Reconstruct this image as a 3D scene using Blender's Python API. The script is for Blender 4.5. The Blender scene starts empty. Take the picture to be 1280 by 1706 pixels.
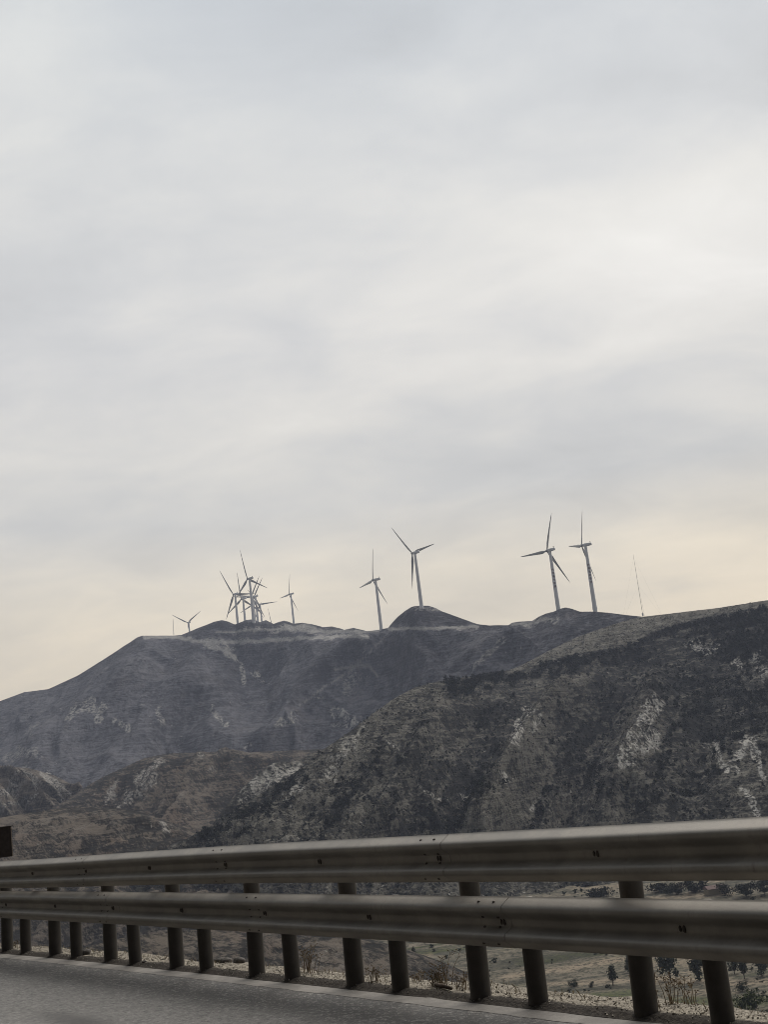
import bpy, bmesh, math, random
import numpy as np
from mathutils import Vector, Matrix

C = bpy.context.scene.collection
D = bpy.data
sc = bpy.context.scene
rad = math.radians

# ---------------------------------------------------------------- camera
FPX, PW, PH = 2150.0, 1280.0, 1706.0          # focal length and size of the photograph in pixels
HOR, TILT, HCAM = 1299.0, 0.12, 1.47          # horizon row at mid-frame, its slope, eye height above the road
roll = math.atan(TILT)
pitch = math.atan((HOR - PH / 2) * math.cos(roll) / FPX)
FWD = np.array([0, math.cos(pitch), math.sin(pitch)])
_r0 = np.array([1., 0, 0]); _u0 = np.cross(_r0, FWD)
RGT = math.cos(roll) * _r0 - math.sin(roll) * _u0
UPV = math.cos(roll) * _u0 + math.sin(roll) * _r0
CAM = np.array([0, 0, HCAM])
cam = D.cameras.new('camera'); camo = D.objects.new('camera', cam); C.objects.link(camo)
cam.sensor_fit = 'VERTICAL'; cam.sensor_height = 24.0; cam.lens = 24.0 * FPX / PH
cam.clip_start = 0.1; cam.clip_end = 20000
M = Matrix.Identity(4)
for i, v in enumerate((RGT, UPV, -FWD)):
    for k in range(3): M[k][i] = v[k]
for k in range(3): M[k][3] = CAM[k]
camo.matrix_world = M
sc.camera = camo

# ---------------------------------------------------------------- light
SUN_AZ, SUN_EL = rad(28), rad(48)             # azimuth to the right of the view direction (+Y), elevation
w = D.worlds.new('World'); sc.world = w; w.use_nodes = True
nt = w.node_tree; nt.nodes.clear(); N = nt.nodes; LK = nt.links
def wn(t, **kw):
    n = N.new(t)
    for k, v in kw.items(): setattr(n, k, v)
    return n
def wmath(op, a, b=None, c=None, clamp=False):
    n = wn('ShaderNodeMath', operation=op); n.use_clamp = clamp
    for i, v in enumerate((a, b, c)):
        if v is None: continue
        if isinstance(v, (int, float)): n.inputs[i].default_value = v
        else: LK.new(v, n.inputs[i])
    return n.outputs[0]
def s2l(c):
    return tuple((v / 255 / 12.92) if v / 255 <= .04045 else ((v / 255 + .055) / 1.055) ** 2.4 for v in c) + (1,)
tc = wn('ShaderNodeTexCoord'); sep = wn('ShaderNodeSeparateXYZ'); LK.new(tc.outputs['Generated'], sep.inputs[0])
zc = wmath('MAXIMUM', sep.outputs[2], 0.0)
den = wmath('ADD', zc, 0.34)
comb = wn('ShaderNodeCombineXYZ')
LK.new(wmath('DIVIDE', sep.outputs[0], den), comb.inputs[0]); LK.new(wmath('DIVIDE', sep.outputs[1], den), comb.inputs[1])
mp = wn('ShaderNodeMapping'); LK.new(comb.outputs[0], mp.inputs[0])
mp.inputs['Rotation'].default_value = (0, 0, rad(-14)); mp.inputs['Scale'].default_value = (1.25, 1.9, 1); mp.inputs['Location'].default_value = (3.1, 0.7, 0)
n1 = wn('ShaderNodeTexNoise'); LK.new(mp.outputs[0], n1.inputs['Vector'])
n1.inputs['Scale'].default_value = 1.5; n1.inputs['Detail'].default_value = 4; n1.inputs['Roughness'].default_value = .45; n1.inputs['Distortion'].default_value = .2
n2 = wn('ShaderNodeTexNoise'); LK.new(mp.outputs[0], n2.inputs['Vector'])
n2.inputs['Scale'].default_value = 4.2; n2.inputs['Detail'].default_value = 7; n2.inputs['Roughness'].default_value = .58; n2.inputs['Distortion'].default_value = .3
# height gradient of an overcast sky with a thinner, warm band over the horizon
ramp = wn('ShaderNodeValToRGB'); LK.new(zc, ramp.inputs[0])
els = [(0.0, (240, 221, 189)), (.085, (246, 230, 201)), (.15, (238, 227, 206)), (.21, (213, 211, 206)), (.33, (216, 215, 213)), (.44, (218, 218, 216)), (.60, (203, 208, 212)), (1.0, (182, 190, 198))]
e = ramp.color_ramp.elements
e[0].position = els[0][0]; e[0].color = s2l(els[0][1]); e[1].position = els[-1][0]; e[1].color = s2l(els[-1][1])
for p_, c_ in els[1:-1]:
    q = e.new(p_); q.color = s2l(c_)
cl = wmath('ADD', wmath('MULTIPLY', wmath('SUBTRACT', n1.outputs[0], .5), .50), wmath('MULTIPLY', wmath('SUBTRACT', n2.outputs[0], .5), .34))
# broad banks of thicker (-) and thinner (+) cloud: where in the sky, how wide, how strong
azn = wmath('DIVIDE', sep.outputs[0], wmath('MAXIMUM', sep.outputs[1], .02)); fwd_only = wmath('GREATER_THAN', sep.outputs[1], .05)
wob = wmath('MULTIPLY', wmath('SUBTRACT', n2.outputs[0], .5), .5)
def bank(x, y, wa, we, amp):
    d = FWD * FPX + RGT * (x - PW / 2) - UPV * (y - PH / 2); d = d / np.linalg.norm(d)
    a = wmath('DIVIDE', wmath('SUBTRACT', azn, float(d[0] / d[1])), wa); e_ = wmath('DIVIDE', wmath('SUBTRACT', zc, wmath('ADD', float(d[2]), wmath('MULTIPLY', wmath('SUBTRACT', azn, float(d[0] / d[1])), .05))), we)
    q = wmath('ADD', wmath('POWER', wmath('ADD', a, wob), 2.0), wmath('POWER', wmath('ADD', e_, wob), 2.0))
    return wmath('MULTIPLY', wmath('MULTIPLY', wmath('EXPONENT', wmath('MULTIPLY', q, -1.0)), amp), fwd_only)
for b_ in ((1190, 160, .17, .055, -.10), (1120, 610, .15, .020, -.075), (1240, 430, .17, .050, .075), (950, 745, .26, .014, -.05), (130, 400, .13, .030, -.05), (600, 570, .2, .030, -.03), (420, 240, .16, .05, .03), (250, 760, .22, .03, -.035), (700, 660, .2, .02, .03), (600, 60, .3, .03, -.03)):
    cl = wmath('ADD', cl, bank(*b_))
# thin cloud towards the hidden sun is brighter, the sky behind the viewer much darker
sd = (math.sin(SUN_AZ) * math.cos(SUN_EL), math.cos(SUN_AZ) * math.cos(SUN_EL), math.sin(SUN_EL))
def wdot(v):
    n = wn('ShaderNodeVectorMath', operation='DOT_PRODUCT'); LK.new(tc.outputs['Generated'], n.inputs[0]); n.inputs[1].default_value = v
    return n.outputs['Value']
d2 = (math.sin(rad(13.5)) * math.cos(rad(21)), math.cos(rad(13.5)) * math.cos(rad(21)), math.sin(rad(21)))
glow = wmath('POWER', wmath('MAXIMUM', wdot(d2), 0.0), 90.0)
back = wn('ShaderNodeMapRange'); back.interpolation_type = 'SMOOTHSTEP'
LK.new(wdot((.2, .93, .3)), back.inputs[0]); back.inputs[1].default_value = -.08; back.inputs[2].default_value = .96; back.inputs[3].default_value = .26; back.inputs[4].default_value = 1.0
val = wmath('ADD', 1.0, cl); val = wmath('ADD', val, wmath('MULTIPLY', glow, .16)); val = wmath('MULTIPLY', val, back.outputs[0])
tint = wn('ShaderNodeMapRange'); tint.interpolation_type = 'SMOOTHSTEP'; LK.new(wmath('ADD', cl, wmath('MULTIPLY', glow, .12)), tint.inputs[0])
tint.inputs[1].default_value = -.09; tint.inputs[2].default_value = .13
tm = wn('ShaderNodeMix', data_type='RGBA'); LK.new(tint.outputs[0], tm.inputs[0]); tm.inputs[6].default_value = (.98, .988, 1.0, 1); tm.inputs[7].default_value = (1.03, 1.01, .97, 1)
tmul = wn('ShaderNodeMix', data_type='RGBA', blend_type='MULTIPLY'); tmul.inputs[0].default_value = 1; LK.new(ramp.outputs[0], tmul.inputs[6]); LK.new(tm.outputs[2], tmul.inputs[7])
vm = wn('ShaderNodeVectorMath', operation='SCALE'); LK.new(tmul.outputs[2], vm.inputs[0]); LK.new(val, vm.inputs['Scale'])
bg1 = wn('ShaderNodeBackground'); LK.new(vm.outputs[0], bg1.inputs[0]); bg1.inputs[1].default_value = 1.06
sky = wn('ShaderNodeTexSky', sky_type='NISHITA', sun_disc=False, sun_elevation=SUN_EL, sun_rotation=SUN_AZ)
bg2 = wn('ShaderNodeBackground'); LK.new(sky.outputs[0], bg2.inputs[0]); bg2.inputs[1].default_value = .08
mx = wn('ShaderNodeMixShader'); mx.inputs[0].default_value = .06; LK.new(bg1.outputs[0], mx.inputs[1]); LK.new(bg2.outputs[0], mx.inputs[2])
wo = wn('ShaderNodeOutputWorld'); LK.new(mx.outputs[0], wo.inputs[0])

sun = D.lights.new('sun', 'SUN'); suno = D.objects.new('sun', sun); C.objects.link(suno)
sun.energy = 2.8; sun.angle = rad(55); sun.color = (1.0, .93, .84)
suno.rotation_euler = Vector((-sd[0], -sd[1], -sd[2])).to_track_quat('-Z', 'Y').to_euler()
sc.view_settings.view_transform = 'Standard'; sc.view_settings.look = 'None'
sc.view_settings.exposure = 0.12; sc.view_settings.gamma = 1.0
sc.cycles.filter_width = .95; sc.cycles.max_bounces = 6; sc.cycles.volume_bounces = 0

# ---------------------------------------------------------------- geometry of the view (for surveying points of the photo)
def ray(x, y):
    d = FWD * FPX + RGT * (x - PW / 2) - UPV * (y - PH / 2); return d / np.linalg.norm(d)
def proj(P):
    v = np.asarray(P, float) - CAM; z = v @ FWD
    return PW / 2 + FPX * (v @ RGT) / z, PH / 2 - FPX * (v @ UPV) / z

# ---------------------------------------------------------------- numpy noise
def _hash(ix, iy, iz, seed):
    h = (ix * 374761393 + iy * 668265263 + iz * 2147483647 + seed * 144269504) & 0xFFFFFFFF
    h = ((h ^ (h >> 13)) * 1274126177) & 0xFFFFFFFF
    return ((h ^ (h >> 16)) & 0xFFFF) / 65535.0
def noise(x, y, z=0.0, seed=0):
    x, y, z = np.broadcast_arrays(np.asarray(x, float), np.asarray(y, float), np.asarray(z, float))
    ix = np.floor(x).astype(np.int64); iy = np.floor(y).astype(np.int64); iz = np.floor(z).astype(np.int64)
    fx, fy, fz = x - ix, y - iy, z - iz
    ux, uy, uz = (f * f * f * (f * (f * 6 - 15) + 10) for f in (fx, fy, fz))
    r = 0
    for a in (0, 1):
        for b in (0, 1):
            for c in (0, 1):
                r = r + _hash(ix + a, iy + b, iz + c, seed) * (ux if a else 1 - ux) * (uy if b else 1 - uy) * (uz if c else 1 - uz)
    return r * 2 - 1
def fbm(x, y, z=0.0, seed=0, oct=4, gain=.5):
    a, s, r = 1.0, 0.0, 0.0
    for o in range(oct):
        r = r + a * noise(x * 2 ** o, y * 2 ** o, np.asarray(z) * 2 ** o, seed + o * 17); s += a; a *= gain
    return r / s
def smooth(a, b, x):
    t = np.clip((x - a) / (b - a), 0, 1); return t * t * (3 - 2 * t)

# ---------------------------------------------------------------- materials
def mat(name):
    m = D.materials.new(name); m.use_nodes = True
    return m, m.node_tree, m.node_tree.nodes['Principled BSDF']
class G:
    """small node-graph helper"""
    def __init__(s, tree): s.t = tree; s.n = tree.nodes; s.l = tree.links
    def new(s, t, **kw):
        n = s.n.new(t)
        for k, v in kw.items(): setattr(n, k, v)
        return n
    def put(s, sock, v):
        if hasattr(v, 'links'): s.l.new(v, sock)
        else: sock.default_value = v
    def math(s, op, a, b=0.0, clamp=False):
        n = s.new('ShaderNodeMath', operation=op); n.use_clamp = clamp; s.put(n.inputs[0], a); s.put(n.inputs[1], b); return n.outputs[0]
    def noise(s, vec, scale, detail=4, rough=.5, dist=0.0):
        n = s.new('ShaderNodeTexNoise'); s.l.new(vec, n.inputs['Vector'])
        n.inputs['Scale'].default_value = scale; n.inputs['Detail'].default_value = detail; n.inputs['Roughness'].default_value = rough; n.inputs['Distortion'].default_value = dist
        return n.outputs[0]
    def rng(s, v, a, b, c=0.0, d=1.0):
        n = s.new('ShaderNodeMapRange'); n.interpolation_type = 'SMOOTHSTEP'; s.put(n.inputs[0], v)
        for i, q in enumerate((a, b, c, d)): n.inputs[i + 1].default_value = q
        return n.outputs[0]
    def mix(s, f, a, b):
        n = s.new('ShaderNodeMix', data_type='RGBA'); s.put(n.inputs[0], f)
        for k, v in ((6, a), (7, b)):
            if hasattr(v, 'links'): s.l.new(v, n.inputs[k])
            else: n.inputs[k].default_value = tuple(v) + (1,) if len(v) == 3 else v
        return n.outputs[2]
    def mapv(s, vec, scale=(1, 1, 1), rot=(0, 0, 0)):
        n = s.new('ShaderNodeMapping'); s.l.new(vec, n.inputs[0]); n.inputs['Scale'].default_value = scale; n.inputs['Rotation'].default_value = rot; return n.outputs[0]
    def coord(s, k='Object'): return s.new('ShaderNodeTexCoord').outputs[k]
    def attr(s, name):
        n = s.new('ShaderNodeAttribute'); n.attribute_name = name; q = s.new('ShaderNodeSeparateColor'); s.l.new(n.outputs['Color'], q.inputs[0]); return q.outputs
    def bump(s, h, strength, dist, bsdf):
        n = s.new('ShaderNodeBump'); s.l.new(h, n.inputs['Height']); n.inputs['Strength'].default_value = strength; n.inputs['Distance'].default_value = dist
        s.l.new(n.outputs[0], bsdf.inputs['Normal'])

def hill_mat(name, scrub, grass, rock, earth, sc_m, contrast=(.36, .86), bump=2.2):
    """scrub / dry grass / rock / bare earth, mixed by real patches (attribute 'cover') and by noise in metres"""
    m, t, b = mat(name); g = G(t); P = g.coord('Object'); cov = g.attr('cover')
    n_big = g.noise(P, .012, 5, .6)
    n_mid = g.noise(P, sc_m * .28, 5, .65, .5)
    n_fin = g.noise(P, sc_m, 6, .8)
    terr = g.noise(g.mapv(P, (.03, .03, .5)), 1.0, 5, .65, .5)        # goat-track terraces along the contours
    fl = g.new('ShaderNodeAttribute'); fl.attribute_name = 'flow'
    rill = g.noise(g.mapv(fl.outputs['Vector'], (.11, .016, 1)), 1.0, 5, .65, .4); rl = g.rng(rill, .36, .66)   # rills down the fall line
    fs, ms, ts = g.rng(n_fin, .38, .62), g.rng(n_mid, .36, .64), g.rng(terr, .36, .64)
    f = g.math('ADD', g.math('MULTIPLY', fs, .42), g.math('ADD', g.math('MULTIPLY', ms, .26), g.math('ADD', g.math('MULTIPLY', ts, .30), g.math('ADD', g.math('MULTIPLY', n_big, .12), g.math('MULTIPLY', rl, .20)))))
    f = g.math('SUBTRACT', f, .14)
    f = g.math('ADD', f, g.math('MULTIPLY', cov[2], .30)); f = g.math('SUBTRACT', f, g.math('MULTIPLY', cov[1], .28))
    lo, hi = contrast
    fm = g.rng(f, lo, hi)
    col = g.mix(fm, scrub, grass)
    n_hue = g.noise(P, .03, 3, .5)
    col = g.mix(g.rng(n_hue, .5, .72, 0, .5), col, g.mix(fm, tuple(v * .9 for v in scrub), earth))
    rk = g.math('MULTIPLY', g.rng(cov[0], .05, .8), g.rng(g.math('ADD', g.math('MULTIPLY', rill, .45), g.math('MULTIPLY', n_fin, .55)), .465, .54))
    rc = g.mix(g.rng(n_fin, .42, .58), tuple(v * .45 for v in rock), rock)
    col = g.mix(rk, col, rc)
    # stray stones and small outcrops
    v = g.noise(P, sc_m * .8, 2, .5); st = g.math('MULTIPLY', g.rng(v, .69, .76), g.rng(n_big, .42, .6))
    col = g.mix(g.math('MULTIPLY', st, .7), col, rock)
    ca = g.new('ShaderNodeAttribute'); ca.attribute_name = 'cover'
    tr = g.math('MULTIPLY', ca.outputs['Alpha'], g.rng(g.math('ADD', g.math('MULTIPLY', n_fin, .5), g.math('MULTIPLY', n_mid, .5)), .32, .46, .55, 1))
    col = g.mix(tr, col, tuple(min(v * .9, .46) for v in rock))
    t.links.new(col, b.inputs['Base Color']); b.inputs['Roughness'].default_value = .95; b.inputs['Specular IOR Level'].default_value = .1
    g.bump(g.math('ADD', g.math('MULTIPLY', g.math('ADD', n_mid, rill), 1.2), g.math('ADD', g.math('MULTIPLY', n_fin, .8), g.math('MULTIPLY', terr, 1.0))), 1.0, bump, b)
    return m

def simple_mat(name, c1, c2, scale, rough=.8, metal=0.0, bump=0.0, bdist=.01, spec=.3, lo=.35, hi=.65, detail=4):
    m, t, b = mat(name); g = G(t); P = g.coord('Object'); n = g.noise(P, scale, detail, .6)
    t.links.new(g.mix(g.rng(n, lo, hi), c1, c2), b.inputs['Base Color'])
    b.inputs['Roughness'].default_value = rough; b.inputs['Metallic'].default_value = metal; b.inputs['Specular IOR Level'].default_value = spec
    if bump: g.bump(n, bump, bdist, b)
    return m

MT = {}
MT['near'] = hill_mat('scrub hillside', (.0165, .0165, .0145), (.185, .175, .147), (.62, .60, .55), (.11, .098, .08), .42)
MT['far'] = hill_mat('haze tinted scrub', (.034, .036, .045), (.165, .165, .182), (.46, .445, .42), (.14, .127, .12), .26, (.12, 1.0), 3.0)  # bluish lift of distant haze is partly put into these scrub and grass colours
MT['mid'] = hill_mat('terraced foothill', (.021, .0195, .017), (.165, .14, .113), (.42, .40, .365), (.20, .15, .115), .40)
MT['valley'] = None
MT['turbine'] = simple_mat('white turbine paint', (.80, .80, .785), (.86, .855, .84), .12, .4, spec=.5)
MT['blade'] = simple_mat('backlit blade grey', (.25, .255, .25), (.31, .31, .305), .15, .5, spec=.4)  # white blades seen against the light: their shade is put into this grey
MT['lettering'] = simple_mat('dark red lettering', (.15, .085, .078), (.2, .12, .11), 1.5, .7)
MT['mast'] = simple_mat('mast steel', (.12, .11, .11), (.18, .17, .16), .5, .5, .3)
MT['shrub'] = simple_mat('evergreen shrub leaves', (.016, .019, .015), (.05, .053, .04), .5, .9, spec=.05)
MT['tree'] = simple_mat('dull green tree leaves', (.032, .039, .026), (.08, .088, .054), .9, .85, spec=.1)
MT['bush'] = simple_mat('green bush leaves', (.03, .042, .015), (.09, .105, .035), 1.2, .85, spec=.1)
MT['bark'] = simple_mat('grey brown bark', (.06, .045, .035), (.11, .085, .065), 6, .9)
MT['weed'] = simple_mat('dry weed stalks', (.12, .092, .065), (.30, .24, .165), 14, .9, spec=.1)
MT['straw'] = simple_mat('pale dry grass', (.17, .145, .1), (.36, .31, .22), 9, .9, spec=.1)
MT['stone'] = simple_mat('dark roadside stone', (.06, .055, .05), (.13, .12, .11), 18, .9, bump=.5, bdist=.02)
MT['pebble'] = simple_mat('pale gravel', (.22, .2, .17), (.52, .48, .41), 30, .9)
MT['bolt'] = simple_mat('rusty dark bolt', (.07, .062, .055), (.13, .112, .095), 60, .6, .6)
MT['board'] = simple_mat('dark brown painted board', (.022, .016, .014), (.036, .027, .023), 20, .6)
MT['board_edge'] = simple_mat('pale worn board edge', (.22, .18, .15), (.36, .31, .27), 30, .7)

def steel_mat(name, base1, base2, dirt, rough, metal=.5):
    """weathered zinc: blotches, fine grain and vertical run-off streaks"""
    m, t, b = mat(name); g = G(t); P = g.coord('Object')
    n1_ = g.noise(P, 2.2, 5, .6); n2_ = g.noise(P, 160, 3, .6); n3 = g.noise(g.mapv(P, (30, 30, 1.5)), 1.0, 4, .6)
    col = g.mix(g.rng(n1_, .35, .68), base1, base2)
    col = g.mix(g.math('MULTIPLY', g.rng(n3, .55, .8, 0, .5), g.rng(n1_, .4, .65)), col, dirt)
    col = g.mix(g.rng(n2_, .45, .72, 0, .30), col, tuple(v * .55 for v in base1))
    t.links.new(col, b.inputs['Base Color'])
    r = g.rng(n1_, .3, .7, rough - .07, rough + .1); t.links.new(r, b.inputs['Roughness'])
    b.inputs['Metallic'].default_value = metal; b.inputs['Specular IOR Level'].default_value = .35
    g.bump(g.math('ADD', n2_, g.math('MULTIPLY', n1_, .6)), .22, .004, b)
    return m
MT['beam'] = steel_mat('weathered galvanised beam', (.30, .281, .254), (.44, .412, .372), (.13, .104, .082), .56)
MT['post'] = steel_mat('weathered steel post', (.06, .055, .05), (.105, .097, .088), (.05, .036, .027), .45, .6)
MT['cap'] = simple_mat('pale post cap', (.26, .245, .22), (.38, .355, .325), 25, .5, .3)
MT['dark_cap'] = simple_mat('dark post cap', (.05, .045, .04), (.09, .08, .07), 25, .6, .3)

# ---------------------------------------------------------------- object helpers
def link(name, me, m=None, parent=None):
    o = D.objects.new(name, me); C.objects.link(o)
    if m is not None and me is not None and not me.materials: me.materials.append(m)
    if parent is not None: o.parent = parent
    return o
def tag(o, label=None, cat=None, group=None, kind=None):
    if label: o['label'] = label
    if cat: o['category'] = cat
    if group: o['group'] = group
    if kind: o['kind'] = kind
    return o
def empty(name, loc, rz=0.0):
    o = D.objects.new(name, None); C.objects.link(o); o.location = loc; o.rotation_euler = (0, 0, rz); o.empty_display_size = .2; return o
def copy_tree(o, parent=None):
    c = o.copy(); C.objects.link(c)
    if parent is not None: c.parent = parent
    for ch in list(o.children): copy_tree(ch, c)
    return c
def mesh_np(name, V, F, smooth_=True, cover=None, flow=None):
    me = D.meshes.new(name); V = np.asarray(V, np.float32); F = np.asarray(F, np.int32)
    me.vertices.add(len(V)); me.vertices.foreach_set('co', V.ravel())
    k = F.shape[1]; me.loops.add(F.size); me.loops.foreach_set('vertex_index', F.ravel())
    me.polygons.add(len(F)); me.polygons.foreach_set('loop_start', np.arange(0, F.size, k, dtype=np.int32))
    me.polygons.foreach_set('use_smooth', np.full(len(F), smooth_))
    if cover is not None:
        a = me.color_attributes.new('cover', 'FLOAT_COLOR', 'POINT')
        c4 = np.zeros((len(V), 4), np.float32); c4[:, :cover.shape[1]] = cover; a.data.foreach_set('color', c4.ravel())
    if flow is not None:
        a = me.attributes.new('flow', 'FLOAT_VECTOR', 'POINT'); a.data.foreach_set('vector', np.ascontiguousarray(flow, np.float32).ravel())
    me.update(); me.validate(); return me
def grid_faces(nr, nc):
    i = np.arange(nr - 1)[:, None] * nc + np.arange(nc - 1)[None, :]
    i = i.ravel(); return np.stack([i, i + 1, i + nc + 1, i + nc], 1)
class MB:
    """collects simple shapes into ONE mesh"""
    def __init__(s): s.v = []; s.f = []
    def add(s, V, F):
        o = len(s.v); s.v += [tuple(p) for p in V]; s.f += [tuple(i + o for i in f) for f in F]
    def box(s, c, h, X=(1, 0, 0), Y=(0, 1, 0), Z=(0, 0, 1)):
        c = np.array(c, float); X, Y, Z = (np.array(a, float) for a in (X, Y, Z)); V = []
        for k in (-1, 1):
            for j in (-1, 1):
                for i in (-1, 1): V.append(c + X * h[0] * i + Y * h[1] * j + Z * h[2] * k)
        s.add(V, [(0, 2, 3, 1), (4, 5, 7, 6), (0, 1, 5, 4), (2, 6, 7, 3), (0, 4, 6, 2), (1, 3, 7, 5)])
    def tube(s, pts, radii, n=8, cap=True):
        pts = [np.array(p, float) for p in pts]; rings = []
        for i, p in enumerate(pts):
            a = pts[min(i + 1, len(pts) - 1)] - pts[max(i - 1, 0)]; a = a / (np.linalg.norm(a) + 1e-9)
            u = np.cross(a, (0, 0, 1.)) if abs(a[2]) < .9 else np.cross(a, (1., 0, 0)); u /= np.linalg.norm(u); v = np.cross(a, u)
            rings.append([p + radii[i] * (math.cos(t) * u + math.sin(t) * v) for t in (2 * math.pi * k / n for k in range(n))])
        V = [q for r in rings for q in r]; F = []
        for i in range(len(pts) - 1):
            for k in range(n): F.append((i * n + k, i * n + (k + 1) % n, (i + 1) * n + (k + 1) % n, (i + 1) * n + k))
        if cap: F.append(tuple(range(n - 1, -1, -1))); F.append(tuple((len(pts) - 1) * n + k for k in range(n)))
        s.add(V, F)
    def lathe(s, prof, n=16, c=(0, 0, 0)):
        V = []; F = []
        for r, z in prof:
            for k in range(n): V.append((c[0] + r * math.cos(2 * math.pi * k / n), c[1] + r * math.sin(2 * math.pi * k / n), c[2] + z))
        for i in range(len(prof) - 1):
            for k in range(n): F.append((i * n + k, i * n + (k + 1) % n, (i + 1) * n + (k + 1) % n, (i + 1) * n + k))
        F.append(tuple(range(n - 1, -1, -1))); F.append(tuple((len(prof) - 1) * n + k for k in range(n)))
        s.add(V, F)
    def build(s, name, m, parent=None, smooth_=True, auto=None):
        me = D.meshes.new(name); me.from_pydata([tuple(map(float, p)) for p in s.v], [], s.f); me.update()
        if smooth_:
            me.polygons.foreach_set('use_smooth', np.ones(len(me.polygons), bool))
            if auto: me.set_sharp_from_angle(angle=rad(auto))
        return link(name, me, m, parent)

# ---------------------------------------------------------------- hills
def pdist(px, py, poly):
    r = np.full(px.shape, 1e9)
    for (x0, y0), (x1, y1) in zip(poly[:-1], poly[1:]):
        dx, dy = x1 - x0, y1 - y0; t = np.clip(((px - x0) * dx + (py - y0) * dy) / (dx * dx + dy * dy + 1e-9), 0, 1)
        r = np.minimum(r, np.hypot(px - x0 - t * dx, py - y0 - t * dy))
    return r
def patch(px, py, items, warp, soft=.9):
    """strength of strip-shaped patches; (polyline, half-width, strength)"""
    r = np.zeros(px.shape)
    for poly, wd, st in items:
        q = pdist(px + warp[0] * wd * 1.3, py + warp[1] * wd * 1.3, poly)
        r = np.maximum(r, st * (1 - smooth(wd * (1 - soft * .6), wd * (1 + soft), q)))
    return r

HILLS = {}
def hill(name, crest, foot, mname, ncol, nrow, amp, wl, skew, rock=(), dark=(), pale=(), spurs=(), power=1.0, back=420, back_slope=.28, rough=1.0, seed=0, crest_clear=.2, cover_fn=None, track=()):
    """one hill: the crest line is surveyed (photo point + distance in metres), the slope falls towards the viewer to its foot"""
    cr = []
    for x, y, d in crest:
        r = ray(x, y); hd = math.hypot(r[0], r[1]); cr.append((math.atan2(r[0], r[1]), HCAM + d * r[2] / hd, d))
    cr = np.array(sorted(cr)); ft = []
    for x, d, z in foot:
        r = ray(x, 1300); ft.append((math.atan2(r[0], r[1]), d, z))
    ft = np.array(sorted(ft))
    th = np.linspace(cr[0, 0], cr[-1, 0], ncol)
    zc_ = np.interp(th, cr[:, 0], cr[:, 1]); dc = np.interp(th, cr[:, 0], cr[:, 2])
    k = np.ones(5) / 5; dc = np.convolve(np.pad(dc, 2, 'edge'), k, 'valid')
    fd = np.interp(th, ft[:, 0], ft[:, 1]); fz = np.interp(th, ft[:, 0], ft[:, 2])
    nb = 26
    t = np.concatenate([np.linspace(0, 1, nrow), np.linspace(0, 1, nb + 1)[1:] + 1])
    T_, TH = np.meshgrid(t, th, indexing='ij')
    tf = np.clip(T_, 0, 1); tb = np.clip(T_ - 1, 0, 1)
    d = fd + (dc - fd) * tf + back * tb
    z = fz + (zc_ - fz) * tf ** power - back * back_slope * tb * (.35 + .65 * tb)
    lat = TH * dc
    # gullies and spurs running down the fall line
    gx = (lat + skew * (1 - tf) * (dc - fd)) / wl
    gx = gx + .28 * fbm(lat / 130 + 7, tf * 4, 0, seed + 31, 3, .5)
    rid = 1.1 - 2 * np.sqrt(fbm(gx, tf * 1.3 + 3.1, 0, seed, 3, .55) ** 2 + .012)
    rid2 = 1 - 2 * np.abs(fbm(gx * 3.1 + 9, tf * 3.3, 0, seed + 5, 3, .55))
    env = smooth(0, crest_clear, 1 - tf) * (.25 + .75 * smooth(0, .25, tf)) * (tb == 0)
    rid3 = 1 - 2 * np.sqrt(fbm(gx * 8.3 + 2, tf * 5.3, 0, seed + 6, 3, .6) ** 2 + .006)
    z = z + amp * env * ((rid - .45) + .38 * (rid2 - .45) + .13 * (rid3 - .4))
    x = d * np.sin(TH); y = d * np.cos(TH)
    edge = .12 + .88 * smooth(0, .06, np.abs(T_ - 1))
    z = z + rough * edge * (2.2 * fbm(x / 34, y / 34, z / 34, seed + 9, 4, .6) + .8 * fbm(x / 7, y / 7, z / 7, seed + 11, 2, .6))
    px, py = proj_np(x, y, z)
    for poly, wd, h in spurs:
        q = pdist(px, py, poly); z = z + h * np.exp(-(q / wd) ** 2) * env
    px, py = proj_np(x, y, z)
    wx = fbm(px / 14, py / 14, 0, seed + 21, 3, .6) * 1.5; wy = fbm(px / 14, py / 14, 5, seed + 22, 3, .6) * 1.5
    cov = np.zeros(x.shape + (3,))
    # cover follows the relief too: stony ribs, bushier gullies
    cov[..., 0] = np.clip(.22 * smooth(.62, .95, rid2 * .6 + rid * .4) * env, 0, 1)
    cov[..., 1] = np.clip(.30 * (1 - smooth(-.1, .35, rid)) * env, 0, 1)
    cov[..., 2] = np.clip(.35 * smooth(.35, .85, rid) * env, 0, 1)
    cov[..., 0] = np.maximum(cov[..., 0], patch(px, py, rock, (wx, wy)))
    cov[..., 1] = np.maximum(cov[..., 1], patch(px, py, dark, (wx, wy)))
    cov[..., 2] = np.maximum(cov[..., 2], patch(px, py, pale, (wx, wy)))
    cov = np.concatenate([cov, patch(px, py, track, (wx * .6, wy * .6), .5)[..., None]], -1)
    if cover_fn: cov = cover_fn(cov, px, py, wx, wy, T_)
    V = np.stack([x, y, z], -1)
    me = mesh_np(name, V.reshape(-1, 3), grid_faces(*x.shape), True, cov.reshape(-1, 4), np.stack([lat + skew * (1 - tf) * (dc - fd) + 12 * fbm(x / 40, y / 40, z / 40, seed + 41, 3), (1 - tf) * (dc - fd), np.zeros_like(x)], -1).reshape(-1, 3))
    o = link(name, me, MT[mname]); tag(o, kind='structure')
    HILLS[name] = dict(V=V, px=px, py=py, cov=cov, t=T_)
    return o
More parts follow.
